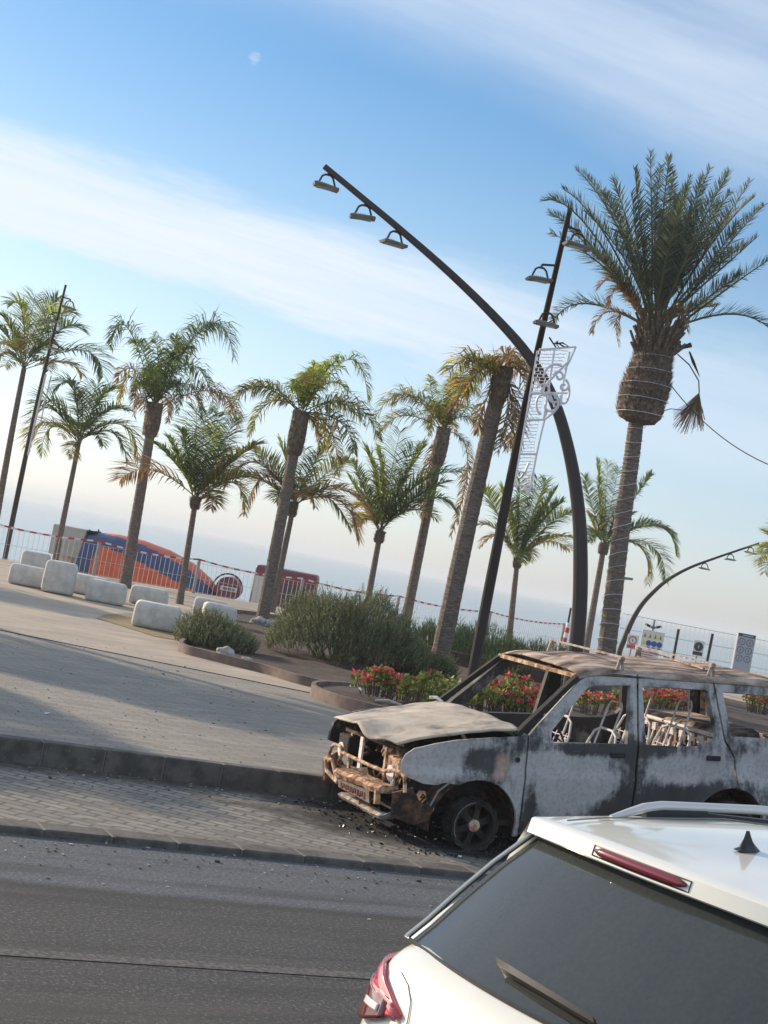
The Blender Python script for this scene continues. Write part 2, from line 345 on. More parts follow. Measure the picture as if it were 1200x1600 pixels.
# warm promenade slabs
h = nodes_mat('warm_slabs')
bk = h.brick(h.mapping((1, 1, 1), (0, 0, R_(-33))), .8, .4, .008, (.38, .315, .245), (.46, .385, .305), (.24, .20, .16))
c = h.mix(h.mth('MULTIPLY', h.ramp(h.nz(.8, 9, (.6, 1.4, 1)), .40, .68), .6), bk.outputs['Color'], (.26, .225, .19))
c = h.mix(h.mth('MULTIPLY', h.ramp(h.nz(6, 9), .55, .7), .4), c, (.47, .43, .38))
h.col(c); h.b.inputs['Roughness'].default_value = .85; h.bump(h.nz(20, 6), .3, .01); M['slabs'] = h.M
h = nodes_mat('kerb_stone'); c = h.mix(h.ramp(h.nz(5, 9), .35, .65), (.060, .056, .052), (.125, .115, .105)); c = h.mix(h.mth('MULTIPLY', h.ramp(h.nz(22, 6), .55, .7), .5), c, (.20, .185, .165)); h.col(c)
h.b.inputs['Roughness'].default_value = .85; h.bump(h.nz(30, 6), .3, .01); M['kerb'] = h.M
h = nodes_mat('mortar_joint'); h.b.inputs['Base Color'].default_value = (.20, .185, .165, 1); h.b.inputs['Roughness'].default_value = .9; M['joint'] = h.M
h = nodes_mat('dry_grass'); c = h.mix(h.nz(12, 8), (.20, .15, .075), (.36, .28, .16)); h.col(c); h.b.inputs['Roughness'].default_value = 1; h.bump(h.nz(60, 5), .8, .02); M['drygrass'] = h.M
h = nodes_mat('sand'); c = h.mix(h.nz(.3, 8), (.20, .17, .14), (.30, .26, .22)); h.col(c); h.b.inputs['Roughness'].default_value = 1; M['sand'] = h.M
h = nodes_mat('sea_water'); h.b.inputs['Base Color'].default_value = (.035, .085, .14, 1); h.b.inputs['Roughness'].default_value = .16
h.b.inputs['IOR'].default_value = 1.33; h.bump(h.nz(.35, 8, (1, 2.5, 1), .7), .12, .3); M['sea'] = h.M

def sheet(name, pts, z, mt, kind='structure'):
    mb = MB(); mb.poly([(x, y, z) for x, y in pts]); o = mb.build(name, mt); return tag(o, kind=kind)
def slab(name, pts, z0, z1, mt):
    mb = MB(); n = len(pts); a = [mb.V((x, y, z0)) for x, y in pts]; b = [mb.V((x, y, z1)) for x, y in pts]
    mb.F(*b)
    for i in range(n): mb.F(a[i], a[(i+1) % n], b[(i+1) % n], b[i])
    return tag(mb.build(name, mt), kind='structure')
KY = 13.22; ZW = .25
sheet('ground', [(-300, -300), (400, -300), (400, 12), (-300, 12)], -.01, M['asphalt'])
sheet('road', [(-60, -8), (90, -8), (90, 10.62), (-60, 10.62)], 0, M['asphalt'])
sheet('lane_marking', [(-60, 7.76), (90, 7.76), (90, 7.88), (-60, 7.88)], .004, M['lane'])
sheet('parking_bay', [(-60, 10.86), (90, 10.86), (90, KY), (-60, KY)], .045, M['layby'])
edge_pts = [(-250, KY+.14), (300, KY+.14), (300, 110), (110, 90), (62, 76), (44, 66), (36, 57), (29, 52.3), (24.5, 49.3), (-250, 50.5)]
slab('promenade', edge_pts, -3.2, ZW-.004, M['slabs'])
j0 = G(0, 985); j1 = G(470, 1080)
dj = (j1-j0).normalized()
def jn(t): p = j0+dj*t; return (p.x, p.y)
sheet('sidewalk', [(-60, KY+.14), (90, KY+.14), (90, 17.0), jn(14), jn(9), jn(5), jn(0), jn(-8), jn(-30), (-60, 60)][:9]+[(-60, jn(-30)[1])], ZW, M['paving'])
mb = MB(); a, b = j0-dj*20, j0+dj*5.0; mb.bar((a.x, a.y, ZW+.004), (b.x, b.y, ZW+.004), .035, .012); tag(mb.build('paving_joint', M['soot']), kind='structure')
slab('beach', [(-600, 49), (600, 49), (600, 96), (-600, 96)], -6, -2.2, M['sand'])
tag(sheet('sea', [(-9000, 95), (9000, 95), (9000, 12000), (-9000, 12000)], -3.0, M['sea']), kind='structure')
# kerbs: individual stones with open joints, one mesh per run
def kerb(name, y0, y1, z0, z1, L, x0, bev):
    mb = MB(); x = x0
    while x < 40:
        mb.box((x+L/2, (y0+y1)/2, (z0+z1)/2), (L-.012, y1-y0, z1-z0)); x += L
    o = mb.build(name, M['kerb'], bevel=bev); tag(o, kind='structure')
    mb = MB(); mb.box(((x0+40)/2, (y0+y1)/2+.006, (z0+z1)/2-.006), (40-x0, y1-y0-.016, z1-z0)); tag(mb.build(name+'_mortar', M['joint']), kind='structure')
kerb('kerb', KY, KY+.14, -.05, ZW+.003, .555, -20.0+.03, .012)
kerb('channel_kerb', 10.62, 10.86, -.1, .050, .5, -20.2, .012)

# dry grass patch beside the benches
gp = [G(150, 966), G(165, 960), G(200, 958), G(250, 962), G(300, 976), G(320, 990), G(290, 1003), G(240, 994), G(190, 978)]
tag(sheet('dry_grass', [(p.x, p.y) for p in gp], ZW+.004, M['drygrass']), 'patch of dry yellow grass in the paving under the white blocks', 'grass', kind='stuff')

# ================================================================== PLANTERS
def ring_planter(name, pts, hgt, th, label, soil_z):
    c = sum((Vector(p) for p in pts), Vector((0, 0)))/len(pts)
    root = empty(name, (c.x, c.y, ZW), label, 'planter'); lp = LP(root)
    mb = MB(); n = len(pts)
    inner = [Vector(p)+(c-Vector(p)).normalized()*th for p in pts]
    A = [mb.V((p[0], p[1], ZW-.01)) for p in pts]; B = [mb.V((p[0], p[1], ZW+hgt)) for p in pts]
    Cc = [mb.V((p[0], p[1], ZW+hgt)) for p in inner]; D = [mb.V((p[0], p[1], ZW)) for p in inner]
    for i in range(n):
        j = (i+1) % n
        mb.F(A[i], A[j], B[j], B[i]); mb.F(B[i], B[j], Cc[j], Cc[i]); mb.F(Cc[i], Cc[j], D[j], D[i])
    lp.part(mb, 'edging', M['kerbring'], smooth=True)
    # soil as a bumpy disc
    mb = MB(); K = 14; rings = []
    for k in range(K+1):
        t = k/K; rr = []
        for p in inner:
            q = c+(Vector(p)-c)*t; z = soil_z+.10*(1-t)+.07*noise.noise(Vector((q.x*1.3, q.y*1.3, 0)))*(1-t**4); rr.append(mb.V((q.x, q.y, ZW+z)))
        rings.append(rr)
    for k in range(K):
        for i in range(n): j = (i+1) % n; mb.F(rings[k][i], rings[k+1][i], rings[k+1][j], rings[k][j])
    lp.part(mb, 'soil', M['soil'], smooth=True)
    return root
def smooth_closed(P, n=10):
    out = []; k = len(P)
    for i in range(k):
        p0, p1, p2, p3 = [Vector(P[(i+d) % k]) for d in (-1, 0, 1, 2)]
        for j in range(n):
            t = j/n; out.append(.5*((2*p1)+(-p0+p2)*t+(2*p0-5*p1+4*p2-p3)*t*t+(-p0+3*p1-3*p2+p3)*t**3))
    return out
bl = G(285, 1018); b1 = G(330, 1032); b2 = G(400, 1050); b3 = G(470, 1072)
big = smooth_closed([(bl.x-.05, bl.y+.1), (b1.x, b1.y), (b2.x+.1, b2.y), (b3.x+.35, b3.y), (12.2, 20.9), (16, 20.3), (21, 20.2), (27, 22), (30, 30), (28, 39), (20.5, 41), (14.2, 39.5), (11.3, 33), (9.3, 27.6)], 9)
big_bed = ring_planter('planter_bed', big, .14, .09, 'big irregular planting bed with low brown edge and dark soil', .05)
rl = G(472, 1085)
cc = Vector((rl.x+2.0, rl.y-.55))
ring_planter('round_planter', [cc+Vector((math.cos(t*math.tau/56), math.sin(t*math.tau/56)))*1.95 for t in range(56)], .17, .06, 'small round planter with smooth brown rim in front of the rosemary bed', .12)
# second low curved edge further right, seen past the flowers
# ================================================================== PALMS
def trunk_mesh(mb, path, r0_, r1_, n=12, ringstep=.16, amp=.018, flare=.22):
    P = [Vector(p) for p in path]; L = sum((P[i+1]-P[i]).length for i in range(len(P)-1)); K = max(8, int(L/(ringstep/3)))
    def at(t):
        u = t*(len(P)-1); i = min(int(u), len(P)-2); f = u-i
        p0 = P[max(i-1, 0)]; p1 = P[i]; p2 = P[i+1]; p3 = P[min(i+2, len(P)-1)]
        return .5*((2*p1)+(-p0+p2)*f+(2*p0-5*p1+4*p2-p3)*f*f+(-p0+3*p1-3*p2+p3)*f**3)
    pts = []; rr = []
    for k in range(K+1):
        t = k/K; r = r0_+(r1_-r0_)*t; r *= 1+flare*math.exp(-t*L/.35)
        r *= 1+amp*(1 if k % 3 == 0 else (-.4))+rnd.uniform(-.02, .02); pts.append(at(t)); rr.append(r)
    mb.tube(pts, rr, n)
def frond(mb, a, b, c, N, ll, lw, mode, cols, droop, roll=0., taper=.35, tipfrac=.06, rw=.014, start=.12):
    """rachis a->c by way of b; N leaflet pairs of length ll"""
    a, b, c = Vector(a), Vector(b), Vector(c); ctrl = b*2-(a+c)/2; K = 12; pts = []
    def at(t): return a*(1-t)**2+ctrl*2*t*(1-t)+c*t*t
    def tan(t): return ((ctrl-a)*(1-t)+(c-ctrl)*t).normalized()
    rc = lerp(cols['rachis'], (0, 0, 0), 0)
    mb.tube([at(k/K) for k in range(K+1)], [rw*(1-.85*k/K)+.003 for k in range(K+1)], 4, False, rc)
    upz = Vector((0, 0, 1))
    for i in range(N):
        t = start+(1-start)*(i+rnd.uniform(-.3, .3))/N; t = min(max(t, 0), 1); p = at(t); T = tan(t)
        S = T.cross(upz)
        if S.length < .2: S = T.cross(Vector((HF.x, HF.y, 0)))
        S.normalize(); U = S.cross(T).normalized()
        prof = min(1, (t-start)/.22+.45)*(1-(max(0, t-.55)/.45)**1.5*(1-taper))
        for sg in (-1, 1):
            if rnd.random() < cols.get('miss', .03): continue
            if mode == 'plumose': ph = rnd.uniform(-1.9, 1.9)
            elif mode == 'date': ph = rnd.choice((.35, .95, 1.3))+rnd.uniform(-.2, .2)
            else: ph = 1.2+rnd.uniform(-.25, .25)
            ph = ph*sg if mode != 'plumose' else ph+sg*.2
            side = U*math.cos(ph+roll)+S*math.sin(ph+roll)
            fwd = {'date': .85, 'plumose': .55}.get(mode, .7)+rnd.uniform(-.12, .12)+max(0, t-.75)*2.2
            d = (side+T*fwd).normalized(); l = ll*prof*rnd.uniform(.82, 1.12); dr = droop*rnd.uniform(.75, 1.3)
            g1 = Vector((0, 0, -1))
            p1 = p+(d+g1*dr*.30).normalized()*l*.45
            p2 = p1+(d*(1-dr*.3)+g1*dr*1.0).normalized()*l*.55
            wv = d.cross(g1 if mode == 'coco' else U)
            if wv.length < .1: wv = d.cross(T)
            wv = (wv.normalized()+Vector((rnd.uniform(-.6, .6), rnd.uniform(-.6, .6), rnd.uniform(-.6, .6)))).normalized()*lw*.5
            q = rnd.random(); base = cols['c'][0] if q < cols['p'][0] else (cols['c'][1] if q < cols['p'][1] else cols['c'][2])
            k0 = jit(base, .3); k1 = lerp(k0, cols.get('tip', k0), .55 if rnd.random() < .5 else .15)
            i0 = mb.V(p-wv*.5, k0); i1 = mb.V(p+wv*.5, k0); i2 = mb.V(p1+wv, k0); i3 = mb.V(p1-wv, k0); i4 = mb.V(p2, k1)
            mb.F(i0, i1, i2, i3); mb.F(i3, i2, i4)
GREEN = (.19, .26, .045); DGREEN = (.08, .13, .038); LIME = (.42, .48, .06); YEL = (.52, .40, .09); BROWN = (.25, .14, .06); TAN = (.40, .29, .17)
def pal(kind):
    d = {'green': ((GREEN, DGREEN, LIME), (.45, .75)), 'dark': ((DGREEN, GREEN, (.20, .27, .06)), (.6, .88)), 'lime': ((LIME, GREEN, YEL), (.6, .85)),
         'yellow': ((YEL, LIME, BROWN), (.45, .75)), 'brown': ((BROWN, TAN, YEL), (.55, .88)), 'mix': ((GREEN, YEL, BROWN), (.55, .78)), 'date': (((.12, .15, .085), (.075, .10, .06), (.20, .23, .14)), (.5, .85))}[kind]
    return dict(c=d[0], p=d[1], rachis=TAN if kind in ('brown', 'yellow') else (.20, .20, .08), tip=(BROWN if kind in ('yellow', 'mix', 'brown') else LIME if kind != 'date' else (.10, .12, .07)))
def palm(name, label, base, crown, D, fr, species, tr, group='palms along the promenade', extra=6, bulge=None, flen=2.2, zbase=ZW, mids=(), dead=()):
    bx = PP(base[0], base[1], D); bx.z = zbase
    root = empty(name, bx, label, 'palm tree', group); lp = LP(root)
    top = PP(crown[0], crown[1], D)
    path = [bx-Vector((0, 0, .1))]+[PP(q[0], q[1], D) for q in mids]+[top]
    pm = FPX/D
    mb = MB(); trunk_mesh(mb, path, tr[0]*.74, tr[1]*.72); tk = lp.part(mb, 'trunk', M['trunk'], smooth=False)
    ax = (path[-1]-path[-2]).normalized()
    if bulge:
        # crownshaft / boot mass: rough bulging sleeve under the crown
        mb = MB(); Lb, rb = bulge; Lb *= .72; rb *= .80; K = 14; pts = []; rr = []
        for k in range(K+1):
            t = k/K; pts.append(top-ax*Lb*(1-t)+ax*.12*t); rr.append(tr[1]+(rb-tr[1])*math.sin(min(1, t*1.35)*math.pi*.75)**.8*(1+rnd.uniform(-.07, .07)) if t > 0 else tr[1]*.9)
        mb.tube(pts, rr, 12)
        for _ in range(240):     # ragged boots
            t = rnd.random(); a_ = rnd.uniform(0, math.tau); p = top-ax*Lb*(1-t); o_ = Vector((math.cos(a_), math.sin(a_), 0)); r = tr[1]+(rb-tr[1])*.9
            q = p+o_*r*.85; e = q+o_*rnd.uniform(.03, .11)+Vector((0, 0, rnd.uniform(.05, .18))); w = o_.cross(Vector((0, 0, 1)))*.035
            mb.F(mb.V(q-w), mb.V(q+w), mb.V(e))
        lp.part(mb, 'leaf_bases', M['fibre'])
    mb = MB(); mode = {'coco': 'coco', 'queen': 'plumose', 'date': 'date'}[species]
    N, ll, lw, dr = {'coco': (70, 1.0, .042, .40), 'queen': (96, .72, .034, .80), 'date': (110, .46, .024, .10)}[species]
    def do(mb_, via, tip, kind, dz, k=1.):
        via3 = PP(via[0], via[1], D+dz*.45); tip3 = PP(tip[0], tip[1], D+dz)
        st = top+Vector((rnd.uniform(-.06, .06), rnd.uniform(-.06, .06), rnd.uniform(-.1, .15)))
        L = (tip3-st).length; s_ = min(1.25, max(.6, L/flen))*k
        frond(mb_, st, via3, tip3, int(N*min(1.3, max(.7, L/2.2))*(.6 if flen < 1.5 else 1)), ll*s_, lw, mode, pal(kind), dr, roll=rnd.uniform(-.4, .4))
    sgn = 1
    for f in fr:
        tip, via, kind = f[:3]; sgn = -sgn
        if via is None:
            mx, my = (tip[0]+crown[0])/2, (tip[1]+crown[1])/2; dxp = tip[0]-crown[0]; via = (mx+.0*dxp, my-.16*abs(dxp))
        dz = f[3] if len(f) > 3 else sgn*rnd.uniform(.2, .9)
        do(mb, via, tip, kind, dz)
    for _ in range((extra+2)//3):          # fronds towards and away from the viewer
        a_ = rnd.uniform(-.5, .5); L = flen*rnd.uniform(.75, 1.0); sg = rnd.choice((-1, 1)); el = rnd.uniform(-.1, .9)
        dpx = math.sin(a_)*L*.75*pm; tip = (crown[0]+dpx, crown[1]-el*L*.55*pm); via = (crown[0]+dpx*.5, crown[1]-(el*.5+.28)*L*pm*.6)
        do(mb, via, tip, rnd.choice([f[2] for f in fr]), sg*L*.8)
    lp.part(mb, 'crown', M['leaf'])
    for i, (tip, via, kind) in enumerate(dead):
        mb = MB(); do(mb, via, tip, kind, rnd.uniform(-.3, .3), .6); lp.part(mb, 'hanging_frond', M['leaf'])
    return root
def A1(x, y): return (x/2.667, 420+y/2.667)
def A2(x, y): return (350+x/2.667, 520+y/2.667)
def A3(x, y): return (700+x/2.4, 220+y/2.4)
def A4(x, y): return (700+x/2.4, 680+y/2.4)
g, dk, li, ye, br, mi = 'green', 'dark', 'lime', 'yellow', 'brown', 'mix'
palm('coconut_palm', 'tall coconut palm at the far left beside the thin dark lamp post', (-20, 890), A1(100, 415), 53,
     [(A1(40, 145), A1(95, 190), li), (A1(150, 105), A1(120, 250), li), (A1(300, 180), A1(200, 230), li), (A1(345, 255), A1(240, 260), g), (A1(430, 450), A1(340, 340), dk), (A1(340, 445), A1(260, 390), ye),
      (A1(0, 190), A1(50, 260), g), (A1(-40, 330), A1(20, 310), g), (A1(-30, 400), A1(30, 350), mi), (A1(240, 120), A1(150, 240), dk), (A1(200, 430), A1(180, 380), mi), (A1(250, 330), A1(180, 320), dk), (A1(-100, 250), A1(0, 250), g)],
     'coco', (.17, .12), mids=[(14, 700)], extra=9)
palm('coconut_palm', 'short coconut palm left of the tall thick royal trunk, behind the white blocks', (86, 876), A1(330, 720), 51,
     [(A1(225, 500), A1(305, 500), dk), (A1(115, 700), A1(200, 580), dk), (A1(175, 780), A1(215, 660), li), (A1(150, 560), A1(230, 570), dk), (A1(325, 520), A1(345, 600), g), (A1(485, 500), A1(400, 560), g), (A1(530, 590), A1(430, 600), dk), (A1(575, 800), A1(505, 650), mi),
      (A1(530, 800), A1(460, 680), dk), (A1(400, 480), A1(370, 590), g), (A1(300, 790), A1(305, 740), ye), (A1(110, 740), A1(190, 640), ye), (A1(430, 740), A1(400, 690), dk)],
     'coco', (.15, .10), extra=7, flen=2.0)
palm('queen_palm', 'tall queen palm with a smooth grey trunk standing before the orange mixer drum', (195, 916), A1(645, 575), 45.5,
     [(A1(460, 330), A1(535, 250), dk), (A1(975, 370), A1(860, 235), dk), (A1(900, 610), A1(800, 400), g), (A1(840, 640), A1(780, 480), dk), (A1(500, 570), A1(540, 450), ye), (A1(560, 620), A1(580, 480), br), (A1(640, 270), A1(660, 400), g), (A1(730, 280), A1(710, 400), dk),
      (A1(740, 600), A1(730, 480), dk), (A1(880, 240), A1(780, 330), dk), (A1(560, 300), A1(610, 380), g), (A1(480, 470), A1(560, 420), br), (A1(620, 640), A1(600, 540), br), (A1(700, 640), A1(690, 540), br), (A1(990, 650), A1(890, 510), br), (A1(800, 330), A1(740, 380), dk)],
     'queen', (.25, .19), bulge=(1.25, .32), extra=9, flen=2.2)
palm('coconut_palm', 'coconut palm with a ringed leaning trunk in front of the nose of the mixer drum', (280, 946), A1(815, 965), 42,
     [(A1(640, 725), A1(730, 810), dk), (A1(820, 580), A1(815, 760), dk), (A1(755, 670), A1(790, 800), dk), (A1(915, 600), A1(870, 780), g), (A1(945, 740), A1(880, 840), dk), (A1(500, 880), A1(640, 840), br), (A1(1070, 730), A1(950, 820), mi), (A1(1020, 1020), A1(970, 890), mi), (A1(1060, 870), A1(940, 880), mi),
      (A1(700, 700), A1(760, 830), g), (A1(890, 660), A1(850, 800), g), (A1(985, 620), A1(900, 780), mi), (A1(880, 1000), A1(880, 950), br), (A1(860, 590), A1(840, 760), dk)],
     'coco', (.14, .10), extra=5, flen=2.4, bulge=(.35, .16))
palm('queen_palm', 'queen palm with lime green top fronds rising from the rosemary bed', (408, 976), A2(320, 345), 39.5,
     [(A2(10, 330), A2(150, 225), mi), (A2(105, 430), A2(190, 290), mi), (A2(320, 200), A2(345, 190), li), (A2(600, 285), A2(520, 110), g), (A2(645, 440), A2(520, 290), mi), (A2(470, 590), A2(440, 400), ye), (A2(540, 500), A2(480, 370), mi), (A2(430, 130), A2(370, 210), li), (A2(480, 100), A2(400, 200), g),
      (A2(520, 250), A2(430, 210), li), (A2(380, 120), A2(350, 220), li), (A2(580, 380), A2(470, 290), g), (A2(60, 250), A2(200, 230), mi), (A2(420, 480), A2(400, 380), li)],
     'queen', (.23, .18), bulge=(1.45, .29), extra=4, flen=2.3, dead=[(A2(395, 510), A2(385, 400), br)])
palm('coconut_palm', 'dark coconut palm directly behind the lime topped queen palm', (422, 968), A2(290, 720), 48,
     [(A2(0, 640), A2(130, 540), br), (A2(80, 765), A2(170, 600), br), (A2(120, 480), A2(220, 590), mi), (A2(230, 450), A2(270, 580), g), (A2(430, 480), A2(350, 580), dk), (A2(600, 750), A2(470, 650), br), (A2(560, 860), A2(480, 700), br), (A2(380, 730), A2(345, 650), mi), (A2(340, 480), A2(315, 600), g), (A2(520, 530), A2(410, 600), mi),
      (A2(-10, 590), A2(150, 610), br), (A2(530, 820), A2(420, 680), dk), (A2(250, 740), A2(230, 670), mi)],
     'coco', (.15, .11), extra=8, flen=2.4, bulge=(.5, .17))
palm('coconut_palm', 'small coconut palm with pale ringed trunk behind the rosemary bush', (570, 965), A2(650, 840), 50,
     [(A2(535, 530), A2(600, 690), g), (A2(590, 480), A2(640, 640), g), (A2(735, 410), A2(690, 620), dk), (A2(830, 465), A2(740, 640), g), (A2(985, 580), A2(800, 640), dk), (A2(960, 740), A2(840, 690), dk), (A2(930, 620), A2(780, 700), dk), (A2(640, 480), A2(660, 650), li), (A2(700, 560), A2(690, 700), li), (A2(560, 800), A2(610, 770), ye), (A2(790, 480), A2(710, 640), dk),
      (A2(520, 600), A2(590, 720), g), (A2(890, 780), A2(780, 740), mi), (A2(660, 700), A2(660, 770), br)],
     'coco', (.16, .12), extra=5, flen=2.8, bulge=(.4, .2))
palm('queen_palm', 'slim queen palm with two long dead fronds hanging down its sides', (630, 990), A2(915, 410), 51,
     [(A2(620, 370), A2(760, 255), mi), (A2(640, 435), A2(750, 345), mi), (A2(860, 180), A2(870, 270), li), (A2(960, 170), A2(940, 270), li), (A2(1060, 260), A2(1000, 240), li), (A2(1065, 360), A2(1000, 310), g), (A2(890, 300), A2(900, 340), ye), (A2(930, 330), A2(930, 360), ye), (A2(1010, 130), A2(960, 260), g),
      (A2(1040, 190), A2(980, 250), li), (A2(860, 430), A2(870, 350), ye), (A2(700, 300), A2(810, 270), mi), (A2(1060, 430), A2(1010, 350), g)],
     'queen', (.24, .18), bulge=(1.6, .32), extra=6, flen=2.3, dead=[(A2(945, 850), A2(1015, 520), br), (A2(830, 770), A2(855, 560), br)])
palm('queen_palm', 'thick trunked palm with withered orange crown left of the straight brown mast', (680, 1064), A3(205, 870), 30.8,
     [(A3(0, 870), A3(90, 815), ye), (A3(60, 960), A3(130, 860), ye), (A3(295, 870), A3(250, 830), br), (A3(300, 960), A3(260, 860), br), (A3(150, 830), A3(170, 835), ye), (A3(20, 1000), A3(110, 870), br), (A3(90, 900), A3(140, 850), mi), (A3(320, 900), A3(270, 830), ye), (A3(60, 840), A3(120, 820), mi)],
     'queen', (.27, .21), bulge=(.7, .24), extra=2, flen=1.4, mids=[(727, 840)],
     dead=[(A3(185, 1170), A3(225, 1010), br), (A3(225, 1150), A3(240, 1000), br), (A3(110, 1090), A3(140, 980), br), (A3(250, 1180), A3(262, 1000), br)])
palm('coconut_palm', 'small coconut palm standing between the two big brown masts', (795, 1008), A4(260, 470), 56,
     [(A4(130, 200), A4(190, 300), li), (A4(95, 345), A4(175, 350), mi), (A4(270, 150), A4(265, 300), g), (A4(335, 155), A4(300, 310), dk), (A4(405, 205), A4(335, 330), dk), (A4(465, 290), A4(360, 350), g), (A4(470, 385), A4(370, 390), ye), (A4(455, 430), A4(370, 400), mi), (A4(235, 240), A4(250, 340), dk), (A4(310, 470), A4(300, 430), ye), (A4(370, 170), A4(315, 300), g),
      (A4(120, 420), A4(190, 380), br), (A4(430, 250), A4(345, 330), dk), (A4(200, 200), A4(230, 320), g)],
     'coco', (.17, .12), extra=6, flen=2.6, bulge=(.4, .17))
palm('coconut_palm', 'coconut palm seen just left of the date palm trunk with fronds out both sides', (916, 1014), A4(585, 415), 62,
     [(A4(510, 150), A4(545, 280), g), (A4(560, 95), A4(570, 260), g), (A4(640, 120), A4(610, 270), dk), (A4(690, 200), A4(630, 300), dk), (A4(762, 150), A4(680, 260), dk), (A4(858, 450), A4(780, 340), dk), (A4(750, 560), A4(720, 420), mi), (A4(815, 545), A4(760, 415), dk), (A4(700, 290), A4(640, 340), dk), (A4(525, 290), A4(550, 350), mi), (A4(530, 400), A4(550, 370), mi), (A4(850, 370), A4(730, 335), dk), (A4(600, 100), A4(590, 260), li)],
     'coco', (.2, .15), extra=5, flen=3.4, bulge=(.5, .26))
palm('coconut_palm', 'palm at the right edge of the view, only its pale fronds in sight', (1206, 1080), (1222, 862), 62,
     [((1184, 880), (1200, 858), li), ((1188, 862), (1203, 850), ye), ((1250, 890), (1240, 860), li), ((1196, 830), (1208, 842), g), ((1255, 850), (1240, 845), g), ((1225, 820), (1222, 840), g), ((1195, 895), (1206, 868), ye), ((1210, 815), (1216, 838), li)],
     'coco', (.15, .12), extra=5, flen=1.7)
def far_palm(label, x, y, h_, seed):
    root = empty('coconut_palm', (x, y, ZW), label, 'palm tree', 'palms left of the view'); lp = LP(root); mb = MB(); top = Vector((x+.2, y, ZW+h_))
    trunk_mesh(mb, [(x, y, ZW-.1), (x+.05, y, ZW+h_*.5), top], .17, .12); lp.part(mb, 'trunk', M['trunk']); mb = MB()
    for k in range(22):
        an = k/22*math.tau+rnd.uniform(-.1, .1); L = rnd.uniform(1.9, 2.5); e = rnd.uniform(-.5, .8); o = Vector((math.cos(an), math.sin(an), 0))
        frond(mb, top, top+o*L*.5+Vector((0, 0, .55+e*.4)), top+o*L*.9+Vector((0, 0, e-.3)), 60, .75, .05, 'coco', pal('green'), .6)
    lp.part(mb, 'crown', M['leaf'])
for i, (tx, ty, h_) in enumerate(((5.6, 18.8, 7.5), (3.6, 21.2, 6.6), (1.6, 15.6, 7.8), (9.2, 16.9, 6.4), (6.2, 32.5, 5.5))):
    q = h_/math.tan(SUN_EL); far_palm('coconut palm standing out of view left, %s' % ('tallest crown shadow nearest the burnt car', 'its shadow along the paving joint', 'its shadow nearest the kerb at left', 'its shadow crossing the middle of the pavement', 'its shadow by the white blocks')[i], tx+q*math.cos(SUN_AZ), ty+q*math.sin(SUN_AZ), h_, i)
